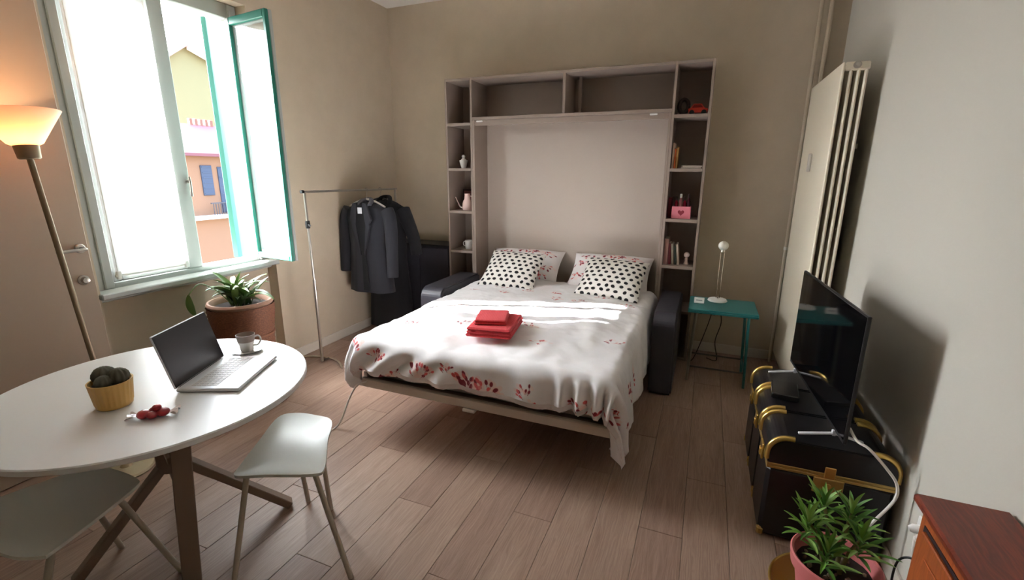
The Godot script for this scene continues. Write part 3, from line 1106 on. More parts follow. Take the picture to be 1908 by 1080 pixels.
	for q in [[-0.022, 0.004, 0.04, 0.085], [0.026, -0.016, 0.036, 0.078], [0.018, 0.028, 0.03, 0.06]]:
		s = st()
		var prof := []
		for k in 9:
			var a := PI * k / 8.0
			prof.append(Vector2(maxf(0.0, sin(a)) * q[2], 0.084 + q[3] * 0.5 * (1.0 - cos(a)) * 0.8))
		lathe(s, prof, Vector3(q[0], 0, q[1]), 40, Basis.IDENTITY, func(a: float, p: Vector2) -> float: return p.x * (0.9 + 0.1 * cos(a * 10.0)))
		put(s, "cactus_lobe", cact, cp)

	# wrapped sweets
	var cd := thing("wrapped_sweets", "red sweets in a shiny clear wrapper lying on the round table", "sweets", Vector3(1.455, 0.7425, 3.535))
	cd.rotation.y = 0.75
	var red := mk(c8(170, 20, 40), 0.15, 0.0, {"clearcoat_enabled": true, "clearcoat": 1.0})
	for q in [[-0.028, 0.016, 0.004, 0.022], [0.004, 0.017, -0.01, 0.023], [0.03, 0.016, 0.004, 0.021], [0.0, 0.015, 0.016, 0.018], [0.012, 0.034, 0.0, 0.015]]:
		s = st()
		var prof := []
		for k in 9:
			var a := PI * k / 8.0
			prof.append(Vector2(maxf(0.0, sin(a)) * q[3], -cos(a) * q[3] * 0.72))
		lathe(s, prof, Vector3(q[0], q[1], q[2]), 16)
		put(s, "sweet", red, cd)
	var film := mk(c8(236, 226, 224), 0.12, 0.0, {"metallic_specular": 0.7})
	for q in [-1.0, 1.0]:
		s = st()
		grid(s, 12, 4, func(a: float, b: float) -> Vector3:
			return Vector3(q * (0.045 + 0.032 * a), 0.012 + 0.008 * sin(b * 9.0 + a * 3.0) * a + 0.004 * a, (b - 0.5) * (0.012 + 0.05 * a)))
		grid(s, 12, 4, func(a: float, b: float) -> Vector3:
			return Vector3(q * (0.045 + 0.032 * a), 0.0112 + 0.008 * sin(b * 9.0 + a * 3.0) * a + 0.004 * a, (0.5 - b) * (0.012 + 0.05 * a)))
		put(s, "wrapper_end", film, cd)

# ---------------------------------------------------------------- left side of the room
func leaf_mesh(length: float, width: float, droop: float, fold: float) -> ArrayMesh:
	var s := st()
	for side in [0.0, 0.0015]:
		grid(s, 10, 4, func(u: float, v: float) -> Vector3:
			var w := width * pow(sin(PI * clampf(u * 0.94 + 0.06, 0.0, 1.0)), 0.8) * 0.5 if u < 1.0 else 0.0
			var b := (v - 0.5) * 2.0
			var ang := 1.15 - droop * u
			# integrate roughly along an arc
			var x := 0.0
			var y := 0.0
			for k in 8:
				var q := u * (k + 0.5) / 8.0
				x += cos(1.15 - droop * q) * length * u / 8.0
				y += sin(1.15 - droop * q) * length * u / 8.0
			return Vector3(x + sin(ang) * absf(b) * -fold * w, y + cos(ang) * absf(b) * fold * w - side, b * w))
	return mesh_of(s)

func garment(t: Node3D, m: Material, sections: Array, sleeve: Array, hem_m: Material) -> void:
	# sections: y, half width, half depth
	var s := st()
	grid(s, 28, 40, func(u: float, v: float) -> Vector3:
		var f := u * (sections.size() - 1)
		var i := mini(int(f), sections.size() - 2)
		var k := f - i
		var a: Array = sections[i]
		var b: Array = sections[i + 1]
		var y := lerpf(a[0], b[0], k)
		var hw := lerpf(a[1], b[1], k)
		var hd := lerpf(a[2], b[2], k)
		var an := v * TAU
		var cx := signf(cos(an)) * pow(absf(cos(an)), 0.8)
		var cz := signf(sin(an)) * pow(absf(sin(an)), 0.8)
		var wav := 1.0 + 0.10 * u * sin(an * 7.0 + 1.0)
		return Vector3(cx * hw, y, cz * hd * wav))
	put(s, "body", m, t)
	for p in sleeve:
		s = st()
		tube(s, curve(p[0], 5), p[1], 16)
		put(s, "sleeve", m, t)

func lens_r(a: float, b: float, n: int) -> Array:
	var out := []
	for i in n:
		out.append(lerpf(a, b, float(i) / (n - 1)))
	return out

func build_left_side() -> void:
	# floor lamp
	var base := Vector3(0.40, 0, 3.165)
	var t := thing("floor_lamp", "lit floor lamp with glass bowl shade and thin bronze pole", "floor lamp", base)
	var s := st()
	lathe(s, [Vector2(0, 0), Vector2(0.125, 0), Vector2(0.128, 0.006), Vector2(0.12, 0.016), Vector2(0.03, 0.026), Vector2(0.014, 0.05), Vector2(0, 0.05)], Vector3.ZERO, 40)
	put(s, "base", mk(c8(190, 176, 146), 0.4, 0.5), t)
	var bronze := mk(c8(150, 132, 108), 0.4, 0.7)
	# the pole leans a little
	var top := Vector3(-0.13, 1.655, 0.045)
	var ax := (top - Vector3(0, 0.03, 0)).normalized()
	s = st()
	tube(s, [Vector3(0, 0.03, 0), top], 0.0125, 12)
	put(s, "pole", bronze, t)
	var side := ax.cross(Vector3(0, 0, 1)).normalized()
	var lb := Basis(side, ax, side.cross(ax).normalized())
	s = st()
	lathe(s, [Vector2(0, -0.005), Vector2(0.034, -0.005), Vector2(0.042, 0.0), Vector2(0.047, 0.062), Vector2(0.044, 0.066), Vector2(0, 0.066)], top, 28, lb)
	put(s, "socket", bronze, t)
	s = st()
	lathe(s, [Vector2(0.046, 0.056), Vector2(0.064, 0.066), Vector2(0.110, 0.135), Vector2(0.158, 0.206), Vector2(0.160, 0.209), Vector2(0.157, 0.21), Vector2(0.107, 0.137), Vector2(0.061, 0.07), Vector2(0.044, 0.062)], top, 48, lb)
	put(s, "lamp_shade", mk(c8(246, 218, 196), 0.4, 0.0, {"backlight": Color(0.9, 0.8, 0.7)}), t)
	s = st()
	var bc := top + ax * 0.115
	var prof := []
	for k in 11:
		var a := PI * k / 10.0
		prof.append(Vector2(maxf(0, sin(a)) * 0.028, -cos(a) * 0.034))
	lathe(s, prof, bc, 20, lb)
	put(s, "light_bulb", mk(c8(255, 226, 170), 0.5, 0.0, {"emission_enabled": true, "emission": Color(1.0, 0.72, 0.36), "emission_energy_multiplier": 1.0}), t)
	var om := OmniLight3D.new()
	om.name = "bulb_light"
	om.light_color = Color(1.0, 0.86, 0.7)
	om.light_energy = 0.006
	om.light_size = 0.028
	om.omni_range = 8.0
	om.omni_attenuation = 2.0
	om.shadow_enabled = true
	t.add_child(om)
	om.position = bc
	# tall wicker planter with the strap-leaved plant
	var pl := thing("potted_plant", "leafy green plant in a tall brown wicker planter under the window", "potted plant", Vector3(0.31, 0, 2.29))
	var wick := mk(Color.WHITE, 0.75, 0.0, {"albedo_texture": noise_tex(0.08, c8(84, 48, 34), c8(156, 102, 70), 14), "uv1_triplanar": true, "uv1_scale": Vector3(3, 6, 3)})
	s = st()
	lathe(s, [Vector2(0, 0.0), Vector2(0.245, 0.0), Vector2(0.252, 0.008), Vector2(0.25, 0.026), Vector2(0.2, 0.03)], Vector3.ZERO, 48)
	put(s, "base_ring", mk(c8(120, 74, 48), 0.6), pl)
	prof = []
	for k in 46:
		var y := 0.028 + k * 0.0152
		var r := 0.165 + 0.018 * sin((y - 0.1) * 3.0) + 0.022 * smoothstep(0.45, 0.72, y)
		prof.append(Vector2(r + 0.004 * (k % 2), y))
	s = st()
	lathe(s, prof, Vector3.ZERO, 64, Basis.IDENTITY, func(a: float, p: Vector2) -> float: return p.x + 0.0035 * sin(a * 24.0 + (PI if int(p.y / 0.0152) % 2 else 0.0)))
	put(s, "wicker_body", wick, pl)
	for q in [[0.24, 0.178], [0.50, 0.183]]:
		s = st()
		lathe(s, [Vector2(q[1] - 0.01, q[0] - 0.012), Vector2(q[1] + 0.008, q[0] - 0.008), Vector2(q[1] + 0.011, q[0]), Vector2(q[1] + 0.008, q[0] + 0.008), Vector2(q[1] - 0.01, q[0] + 0.012)], Vector3.ZERO, 48)
		put(s, "woven_band", mk(c8(134, 84, 56), 0.7), pl)
	s = st()
	lathe(s, [Vector2(0.182, 0.70), Vector2(0.198, 0.712), Vector2(0.206, 0.728), Vector2(0.198, 0.742), Vector2(0.186, 0.742), Vector2(0.176, 0.728), Vector2(0.17, 0.70)], Vector3.ZERO, 56)
	put(s, "rim", mk(c8(176, 138, 116), 0.6), pl)
	s = st()
	lathe(s, [Vector2(0.18, 0.70), Vector2(0.1, 0.708), Vector2(0, 0.705)], Vector3.ZERO, 32)
	put(s, "soil", M.soil, pl)
	var greens := [mk(c8(86, 112, 58), 0.45, 0.0, {"backlight": Color(0.25, 0.35, 0.1)}), mk(c8(116, 138, 82), 0.4, 0.0, {"backlight": Color(0.3, 0.4, 0.12)}), mk(c8(66, 92, 50), 0.5, 0.0, {"backlight": Color(0.2, 0.3, 0.08)}), mk(c8(152, 160, 132), 0.4)]
	var lm := [leaf_mesh(0.30, 0.05, 1.2, 0.4), leaf_mesh(0.28, 0.055, 1.9, 0.4), leaf_mesh(0.36, 0.045, 1.9, 0.4), leaf_mesh(0.26, 0.05, 0.5, 0.3)]
	for k in 46:
		var o := put_mesh(lm[rng.randi() % 4], "leaf", greens[[0, 1, 2, 0, 1, 3][rng.randi() % 6]], pl, Vector3(rng.randf_range(-0.05, 0.05), 0.703, rng.randf_range(-0.05, 0.05)))
		o.rotation = Vector3(rng.randf_range(-0.2, 0.2), k * 2.4 + rng.randf_range(-0.2, 0.2), rng.randf_range(-0.05, 0.5))
		o.scale = Vector3.ONE * rng.randf_range(0.6, 1.0)
	# one long stem trailing towards the door, a leaf at its end
	s = st()
	tube(s, curve([Vector3(0, 0.71, 0.05), Vector3(0.06, 0.86, 0.2), Vector3(0.09, 0.93, 0.32), Vector3(0.1, 0.88, 0.40)], 5), 0.004, 6)
	put(s, "stem", greens[0], pl)
	var tl := put_mesh(leaf_mesh(0.14, 0.05, 0.6, 0.3), "leaf", greens[0], pl, Vector3(0.1, 0.88, 0.40))
	tl.rotation = Vector3(0.2, -1.2, -2.4)

	# clothes rack along the left wall
	var rk := thing("clothes_rack", "slim metal clothes rack along the wall right of the window", "clothes rack", Vector3(0.3, 0, 1.0))
	s = st()
	tube(s, [Vector3(0, 1.446, 0.635), Vector3(0, 1.432, -0.58)], 0.009, 10)
	put(s, "rail", M.steel, rk)
	for q in [[0.62, 1.445], [-0.55, 1.433]]:
		s = st()
		tube(s, [Vector3(0, q[1], q[0]), Vector3(-0.005, 0.72, q[0] - 0.015)], 0.010, 10)
		put(s, "upper_pole", M.steel, rk)
		s = st()
		tube(s, [Vector3(-0.005, 0.74, q[0] - 0.015), Vector3(-0.02, 0.012, q[0] - 0.03)], 0.0125, 10)
		put(s, "lower_pole", M.steel, rk)
		s = st()
		lathe(s, [Vector2(0, -0.03), Vector2(0.017, -0.03), Vector2(0.019, 0.0), Vector2(0.017, 0.03), Vector2(0, 0.03)], Vector3(-0.003, 1.19, q[0] - 0.006), 14)
		tube(s, [Vector3(0.01, 1.19, q[0]), Vector3(0.035, 1.185, q[0] + 0.01)], 0.009, 8)
		put(s, "clamp", M.black, rk)
		s = st()
		tube(s, curve([Vector3(-0.27, 0.011, q[0] - 0.02), Vector3(-0.15, 0.011, q[0] - 0.09), Vector3(-0.02, 0.011, q[0] - 0.11), Vector3(0.12, 0.011, q[0] - 0.07), Vector3(0.24, 0.011, q[0] + 0.02)], 6), 0.0105, 10)
		tube(s, [Vector3(-0.02, 0.013, q[0] - 0.03), Vector3(-0.02, 0.011, q[0] - 0.11)], 0.0105, 8)
		put(s, "foot", M.chrome, rk)
	s = st()
	lathe(s, [Vector2(0, -0.012), Vector2(0.013, -0.012), Vector2(0.013, 0.012), Vector2(0, 0.012)], Vector3(0, 1.446, 0.64), 12, Basis(Vector3.RIGHT, Vector3.BACK, Vector3.DOWN))
	put(s, "end_cap", M.black, rk)

	# hangers
	for q in [[0.885, 1.436, "pale hanger carrying the charcoal blazer", c8(206, 200, 190)], [0.684, 1.434, "dark hanger carrying the long black coat", c8(40, 36, 36)]]:
		var hm := mk(q[3], 0.4)
		var h := thing("clothes_hanger", q[2], "hanger", Vector3(0.3, q[1], q[0]))
		s = st()
		tube(s, curve([Vector3(-0.016, 0.006, 0), Vector3(-0.006, 0.017, 0), Vector3(0.01, 0.014, 0), Vector3(0.016, -0.002, 0), Vector3(0.006, -0.022, 0), Vector3(0, -0.06, 0), Vector3(0, -0.085, 0)], 5), 0.0025, 8)
		put(s, "hook", M.steel, h)
		s = st()
		tube(s, curve([Vector3(-0.2, -0.15, 0), Vector3(-0.1, -0.105, 0), Vector3(0, -0.083, 0), Vector3(0.1, -0.105, 0), Vector3(0.2, -0.15, 0)], 5), 0.009, 8)
		put(s, "shoulder_bar", hm, h)

	# charcoal blazer, open at the front
	var bz := thing("blazer", "charcoal blazer hanging open on the rack, in front", "jacket", Vector3(0.315, 1.33, 0.9))
	garment(bz, M.wool, [[0.0, 0.05, 0.035], [-0.015, 0.09, 0.055], [-0.05, 0.19, 0.075], [-0.085, 0.232, 0.08], [-0.2, 0.215, 0.1], [-0.4, 0.2, 0.1], [-0.6, 0.215, 0.105], [-0.84, 0.24, 0.11]],
		[[[Vector3(-0.21, -0.075, 0), Vector3(-0.25, -0.16, 0.01), Vector3(-0.262, -0.4, 0.03), Vector3(-0.265, -0.66, 0.05)], lens_r(0.065, 0.05, 16)], [[Vector3(0.21, -0.075, 0), Vector3(0.25, -0.16, 0.01), Vector3(0.268, -0.4, 0.03), Vector3(0.275, -0.68, 0.05)], lens_r(0.065, 0.05, 16)]], M.wool)
	# dark opening between the lapels
	s = st()
	prism(s, PackedVector2Array([Vector2(-0.05, -0.02), Vector2(0.05, -0.02), Vector2(0.06, -0.2), Vector2(0.03, -0.5), Vector2(0.05, -0.82), Vector2(-0.02, -0.82), Vector2(-0.01, -0.5), Vector2(-0.06, -0.2)]), Vector3(0, 0, 0.1), Vector3.RIGHT, Vector3.UP, Vector3(0, 0, 0.012))
	put(s, "lining", M.wool_black, bz)
	for q in [-1.0, 1.0]:
		s = st()
		prism(s, PackedVector2Array([Vector2(q * 0.03, 0.0), Vector2(q * 0.075, -0.01), Vector2(q * 0.12, -0.15), Vector2(q * 0.095, -0.19), Vector2(q * 0.1, -0.21), Vector2(q * 0.02, -0.48), Vector2(q * 0.055, -0.2)]), Vector3(0, 0, 0.098), Vector3.RIGHT, Vector3.UP, Vector3(0, 0, 0.02))
		put(s, "lapel", mk(c8(42, 42, 48), 0.9), bz)
	s = st()
	tube(s, curve([Vector3(-0.07, -0.03, 0.06), Vector3(-0.05, 0.01, 0.0), Vector3(0, 0.02, -0.035), Vector3(0.05, 0.01, 0.0), Vector3(0.07, -0.03, 0.06)], 5), 0.02, 10)
	put(s, "collar", mk(c8(92, 92, 100), 0.9), bz)
	s = st()
	bx(s, Vector3(-0.024, -0.1, 0.112), Vector3(0.024, -0.045, 0.115), 0.001)
	put(s, "neck_label", mk(c8(220, 222, 226), 0.8), bz)
	# long black coat behind it
	var ct := thing("coat", "long black coat hanging on the rack behind the blazer", "coat", Vector3(0.36, 1.335, 0.684))
	garment(ct, M.wool_black, [[0.0, 0.06, 0.04], [-0.02, 0.11, 0.06], [-0.06, 0.19, 0.075], [-0.1, 0.22, 0.08], [-0.3, 0.2, 0.085], [-0.6, 0.2, 0.085], [-0.95, 0.235, 0.09], [-1.27, 0.26, 0.09]],
		[[[Vector3(-0.2, -0.09, 0), Vector3(-0.24, -0.2, 0), Vector3(-0.25, -0.4, 0), Vector3(-0.25, -0.6, 0)], lens_r(0.062, 0.05, 16)], [[Vector3(0.19, -0.09, 0.0), Vector3(0.255, -0.2, 0.02), Vector3(0.32, -0.35, 0.03), Vector3(0.35, -0.5, 0.035)], lens_r(0.07, 0.052, 16)]], M.wool_black)
	s = st()
	tube(s, curve([Vector3(-0.08, -0.03, 0.05), Vector3(-0.05, 0.02, 0.0), Vector3(0, 0.03, -0.03), Vector3(0.05, 0.02, 0.0), Vector3(0.08, -0.03, 0.05)], 5), 0.02, 10)
	put(s, "collar", M.wool_black, ct)

	# dark low cabinet in the corner
	var dc := thing("low_cabinet", "dark slate low cabinet in the corner behind the hanging coats", "cabinet", Vector3(0.47, 0, 0.17))
	s = st()
	bx(s, Vector3(-0.35, 0.0, -0.15), Vector3(0.35, 0.845, 0.13), 0.004)
	put(s, "body", M.cabinet_dark, dc)
	s = st()
	bx(s, Vector3(-0.355, 0.845, -0.152), Vector3(0.355, 0.868, 0.136), 0.004)
	put(s, "top", mk(c8(44, 42, 46), 0.45), dc)
	for q in [-1.0, 1.0]:
		s = st()
		bx(s, Vector3(q * 0.174 - 0.17, 0.06, 0.13), Vector3(q * 0.174 + 0.17, 0.835, 0.146), 0.003)
		put(s, "door", M.cabinet_dark, dc)

# ---------------------------------------------------------------- right side of the room
func trunk(z0: float, z1: float, label: String) -> void:
	var xa := 3.575
	var xb := 4.035
	var c := Vector3((xa + xb) / 2, 0, (z0 + z1) / 2)
	var w := (xb - xa) / 2
	var d := (z1 - z0) / 2 - 0.005
	var t := thing("trunk", label, "trunk", c, "black brass-bound trunks along the right wall")
	var s := st()
	bx(s, Vector3(-w, 0.012, -d), Vector3(w, 0.362, d), 0.016)
	put(s, "body", M.trunk, t)
	var poly := PackedVector2Array([Vector2(-w, 0.378), Vector2(w, 0.378)])
	var r := 0.07
	for k in 9:
		var a := PI / 2 * k / 8
		poly.append(Vector2(w - r + r * cos(a), 0.5 - r + r * sin(a)))
	for k in 9:
		var a := PI / 2 + PI / 2 * k / 8
		poly.append(Vector2(-w + r + r * cos(a), 0.5 - r + r * sin(a)))
	s = st()
	prism(s, poly, Vector3(0, 0, -d + 0.006), Vector3.RIGHT, Vector3.UP, Vector3(0, 0, 2 * d - 0.012))
	var small := PackedVector2Array()
	for p in poly:
		small.append(Vector2(p.x * 0.985, 0.378 if p.y < 0.38 else p.y - 0.005))
	prism(s, small, Vector3(0, 0, -d), Vector3.RIGHT, Vector3.UP, Vector3(0, 0, 2 * d))
	put(s, "lid", M.trunk, t)
	s = st()
	bx(s, Vector3(-w - 0.003, 0.357, -d - 0.003), Vector3(w + 0.003, 0.369, d + 0.003), 0.002)
	bx(s, Vector3(-w - 0.003, 0.371, -d - 0.003), Vector3(w + 0.003, 0.383, d + 0.003), 0.002)
	put(s, "brass_band", M.brass_dull, t)
	for sx in [-1.0, 1.0]:
		for sz in [-1.0, 1.0]:
			# curved brass corner over the lid shoulder
			s = st()
			var path := [Vector2(w + 0.002, 0.395), Vector2(w + 0.002, 0.5 - r)]
			for k in range(1, 9):
				var a := PI / 2 * k / 8
				path.append(Vector2(w - r + (r + 0.002) * cos(a), 0.5 - r + (r + 0.002) * sin(a)))
			path.append(Vector2(w - r - 0.02, 0.502))
			var zc: float = sz * (d - 0.014)
			var pts := []
			for p in path:
				pts.append(Vector3(sx * p.x, p.y, zc))
			var rad := []
			for k in pts.size():
				rad.append(0.013)
			tube(s, pts, rad, 8)
			put(s, "brass_corner", M.brass, t)
			s = st()
			box(s, Vector3(sx * (w - 0.011), 0.03, sz * (d - 0.011)), Vector3(0.03, 0.04, 0.03), 0.008)
			put(s, "foot_corner", M.brass_dull, t)
	# clasp on the side towards the room, lock plate on the near side
	s = st()
	bx(s, Vector3(-w - 0.012, 0.325, -0.03), Vector3(-w - 0.002, 0.40, 0.03), 0.003)
	bx(s, Vector3(-w - 0.018, 0.335, -0.012), Vector3(-w - 0.011, 0.37, 0.012), 0.002)
	put(s, "side_clasp", M.brass, t)
	s = st()
	bx(s, Vector3(-0.055, 0.29, d + 0.001), Vector3(0.055, 0.362, d + 0.009), 0.004)
	bx(s, Vector3(-0.035, 0.27, d + 0.001), Vector3(0.035, 0.295, d + 0.008), 0.004)
	var lk := put(s, "lock_plate", M.brass_dull, t)
	s = st()
	tube(s, [Vector3(0, 0.33, d + 0.008), Vector3(0, 0.33, d + 0.013)], 0.011, 14)
	put(s, "keyhole_boss", M.brass, lk)
	s = st()
	bx(s, Vector3(-0.02, 0.362, d + 0.002), Vector3(0.02, 0.415, d + 0.008), 0.003)
	put(s, "hasp", M.brass, t)

func build_right_side() -> void:
	# heating pipes in the corner
	var s: SurfaceTool
	var lab := ["slim cream heating pipe running down the corner to the floor", "slim cream heating pipe entering the top of the radiator"]
	for i in 2:
		var x: float = [3.862, 3.925][i]
		var p := thing("heating_pipe", lab[i], "pipe", Vector3(x, 0, 0.06), "corner heating pipes")
		s = st()
		if i == 0:
			tube(s, [Vector3(0, 0.0, 0), Vector3(0, HC, 0)], 0.015, 14)
		else:
			tube(s, curve([Vector3(0, 2.13, 0.15), Vector3(0, 2.13, 0.06), Vector3(0, 2.15, 0.01), Vector3(0, 2.2, 0), Vector3(0, HC, 0)], 4), 0.015, 14)
		put(s, "pipe", M.wall, p)
		for y in ([1.0] if i == 0 else []):
			s = st()
			tube(s, [Vector3(0, y - 0.012, 0), Vector3(0, y + 0.012, 0)], 0.0185, 14)
			bx(s, Vector3(-0.006, y - 0.008, -0.06), Vector3(0.006, y + 0.008, -0.012), 0.002)
			put(s, "bracket", M.trim, p)
	# tall column radiator
	var rd := thing("radiator", "tall cream column radiator on the right wall near the corner", "radiator", Vector3(3.85, 0, 0.665))
	s = st()
	bx(s, Vector3(0.0, 0.16, -0.445), Vector3(0.016, 2.205, 0.455), 0.006)
	put(s, "front_plate", M.radiator, rd)
	for k in 3:
		s = st()
		box(s, Vector3(0.048 + k * 0.036, 1.18, 0.005), Vector3(0.018, 2.02, 0.895), 0.0085)
		put(s, "rear_plate", M.radiator, rd)
	for y in [0.18, 2.18]:
		s = st()
		bx(s, Vector3(0.012, y - 0.022, 0.43), Vector3(0.135, y + 0.024, 0.456), 0.008)
		put(s, "end_cap", M.radiator, rd)
	s = st()
	lathe(s, [Vector2(0, 0), Vector2(0.019, 0), Vector2(0.02, 0.008), Vector2(0.012, 0.012), Vector2(0.011, 0.02), Vector2(0, 0.02)], Vector3(0.07, 2.185, 0.456), 18, Basis(Vector3.RIGHT, Vector3.BACK, Vector3.DOWN))
	put(s, "bleed_valve", M.steel, rd)
	s = st()
	bx(s, Vector3(-0.018, 1.61, -0.055), Vector3(0.0, 1.73, -0.015), 0.005)
	put(s, "heat_meter", mk(c8(206, 200, 190), 0.5), rd)
	for y in [0.5, 1.75]:
		for z in [-0.3, 0.15]:
			s = st()
			bx(s, Vector3(0.12, y, z - 0.015), Vector3(XR - 3.855, y + 0.03, z + 0.015), 0.002)
			put(s, "wall_bracket", M.radiator, rd)

	trunk(1.525, 1.800, "farthest black trunk with brass corners, nearest the radiator")
	trunk(1.805, 2.080, "middle black trunk with brass corners, carrying the black box")
	trunk(2.085, 2.375, "nearest black trunk with brass corners, behind the spiky plant")

	# television on two feet
	var a := Vector3(3.757, 0, 1.49)
	var b := Vector3(3.822, 0, 2.40)
	var dir := (b - a).normalized()
	var tv := thing("television", "flat black television standing on the trunks facing the bed", "television", (a + b) / 2 + Vector3(0, 0.502, 0))
	tv.rotation.y = atan2(-dir.z, dir.x) + PI
	# local x along the screen, +z or -z is the screen side; screen must face the room
	var face := (tv.basis * Vector3(0, 0, 1)).x
	var q := -1.0 if face > 0 else 1.0
	var L := a.distance_to(b) / 2
	s = st()
	bx(s, Vector3(-L, 0.04, minf(0, -q * 0.014)), Vector3(L, 0.578, maxf(0, -q * 0.014)), 0.003)
	put(s, "panel", M.black, tv)
	s = st()
	bx(s, Vector3(-L * 0.72, 0.05, minf(-q * 0.014, -q * 0.055)), Vector3(L * 0.72, 0.36, maxf(-q * 0.014, -q * 0.055)), 0.012)
	put(s, "rear_housing", M.black, tv)
	s = st()
	bx(s, Vector3(-L + 0.007, 0.058, minf(0, q * 0.0012)), Vector3(L - 0.007, 0.571, maxf(0, q * 0.0012)), 0.0)
	put(s, "screen", M.black_gloss, tv)
	for e in [-0.76, 0.72]:
		s = st()
		bar(s, Vector3(L * e, 0.006, q * 0.13), Vector3(L * e, 0.03, 0.0), 0.016, 0.008, Vector3.RIGHT, 0.002)
		bar(s, Vector3(L * e, 0.006, -q * 0.11), Vector3(L * e, 0.03, 0.0), 0.016, 0.008, Vector3.RIGHT, 0.002)
		bx(s, Vector3(L * e - 0.008, 0.02, -0.008), Vector3(L * e + 0.008, 0.045, 0.006), 0.002)
		put(s, "foot", M.silver_plastic, tv)
	# box on the middle trunk
	var bo := thing("media_box", "small black media box lying on the middle trunk before the television", "electronics", Vector3(3.685, 0.502, 1.88))
	bo.rotation.y = -0.1
	s = st()
	bx(s, Vector3(-0.06, 0, -0.09), Vector3(0.06, 0.03, 0.09), 0.005)
	put(s, "case", M.black, bo)
	s = st()
	bx(s, Vector3(-0.0612, 0.01, -0.02), Vector3(-0.06, 0.018, 0.03), 0.0)
	put(s, "front_window", M.silver_plastic, bo)
	# white lead from the television
	s = st()
	tube(s, curve([Vector3(3.845, 0.60, 2.36), Vector3(3.862, 0.575, 2.41), Vector3(3.896, 0.565, 2.44), Vector3(3.958, 0.502, 2.45), Vector3(4.0, 0.443, 2.45), Vector3(4.003, 0.372, 2.45), Vector3(3.947, 0.245, 2.45), Vector3(3.925, 0.19, 2.45), Vector3(3.925, 0.10, 2.455), Vector3(3.97, 0.012, 2.47), Vector3(4.03, 0.012, 2.54), Vector3(4.048, 0.10, 2.60), Vector3(4.03, 0.30, 2.60), Vector3(4.032, 0.335, 2.59)], 7), 0.0055, 8)
	tag(put(s, "television_lead", M.cable_white), "white power lead curling down from the television past the trunk", "cable")
	s = st()
	tube(s, curve([Vector3(4.045, 0.25, 2.66), Vector3(4.02, 0.27, 2.63), Vector3(3.995, 0.22, 2.60), Vector3(3.995, 0.10, 2.60), Vector3(4.02, 0.012, 2.62), Vector3(4.02, 0.008, 2.8)], 6), 0.004, 8)
	tag(put(s, "black_lead", M.cable_black), "thin black lead looping down the wall below the socket", "cable")
	var so := thing("wall_socket", "white wall socket with plugs beside the brown sideboard", "socket", Vector3(XR - 0.001, 0.35, 2.595))
	s = st()
	bx(s, Vector3(-0.009, -0.04, -0.06), Vector3(0, 0.04, 0.06), 0.003)
	put(s, "cover_plate", M.white, so)
	for z in [-0.028, 0.028]:
		s = st()
		tube(s, [Vector3(-0.008, 0, z), Vector3(-0.03, 0, z), Vector3(-0.042, -0.004, z)], [0.016, 0.016, 0.009], 12)
		put(s, "plug", M.white, so)

	# nightstand: teal folding table
	var ns := thing("folding_table", "small teal metal folding table beside the right shelf tower", "side table", Vector3(3.41, 0, 0.58))
	s = st()
	bx(s, Vector3(-0.242, 0.588, -0.205), Vector3(0.242, 0.602, 0.205), 0.005)
	for z in [-0.202, 0.202]:
		bx(s, Vector3(-0.242, 0.572, z - 0.006), Vector3(0.242, 0.59, z + 0.006), 0.003)
	put(s, "table_top", M.teal_table, ns)
	for sx in [-1.0, 1.0]:
		for sz in [-1.0, 1.0]:
			s = st()
			tube(s, [Vector3(sx * 0.18, 0.585, sz * 0.17), Vector3(sx * 0.205, 0.0, sz * 0.15)], 0.010, 10)
			put(s, "leg", M.teal_table if sx > 0 else M.steel, ns)
		s = st()
		tube(s, [Vector3(sx * 0.2, 0.12, -0.152), Vector3(sx * 0.2, 0.12, 0.152)], 0.008, 8)
		put(s, "side_rail", M.teal_table, ns)
	s = st()
	tube(s, [Vector3(-0.2, 0.12, -0.152), Vector3(0.2, 0.12, -0.152)], 0.007, 8)
	put(s, "floor_rail", mk(c8(84, 80, 76), 0.5), ns)
	s = st()
	tube(s, [Vector3(-0.2, 0.12, 0.152), Vector3(0.2, 0.12, 0.152)], 0.007, 8)
	put(s, "floor_rail", mk(c8(84, 80, 76), 0.5), ns)
	for e in [-0.15, -0.06, 0.15]:
		s = st()
		bx(s, Vector3(e - 0.012, 0.562, 0.155), Vector3(e + 0.012, 0.588, 0.185), 0.003)
		put(s, "hinge_block", M.black, ns)
	# table lamp: glass ball on two thin rods
	var tl := thing("table_lamp", "slender table lamp with small glass globe on the teal table", "table lamp", Vector3(3.375, 0.602, 0.47))
	s = st()
	lathe(s, [Vector2(0, 0), Vector2(0.07, 0), Vector2(0.074, 0.005), Vector2(0.066, 0.018), Vector2(0.03, 0.026), Vector2(0, 0.028)], Vector3.ZERO, 36)
	put(s, "base", M.white, tl)
	for x in [-0.012, 0.012]:
		s = st()
		tube(s, [Vector3(x, 0.02, 0), Vector3(x * 1.1, 0.40, 0)], 0.0025, 8)
		put(s, "rod", mk(c8(190, 176, 156), 0.2, 0.6), tl)
	s = st()
	lathe(s, [Vector2(0, 0.395), Vector2(0.014, 0.398), Vector2(0.017, 0.41), Vector2(0.012, 0.42), Vector2(0, 0.42)], Vector3.ZERO, 18)
	put(s, "collar", M.chrome, tl)
	s = st()
	var prof := []
	for k in 15:
		var an := PI * k / 14.0
		prof.append(Vector2(maxf(0, sin(an)) * 0.038, 0.448 - cos(an) * 0.036))
	lathe(s, prof, Vector3.ZERO, 28)
	put(s, "globe", mk(c8(230, 226, 214), 0.08, 0.0, {"clearcoat_enabled": true, "metallic_specular": 0.8}), tl)
	s = st()
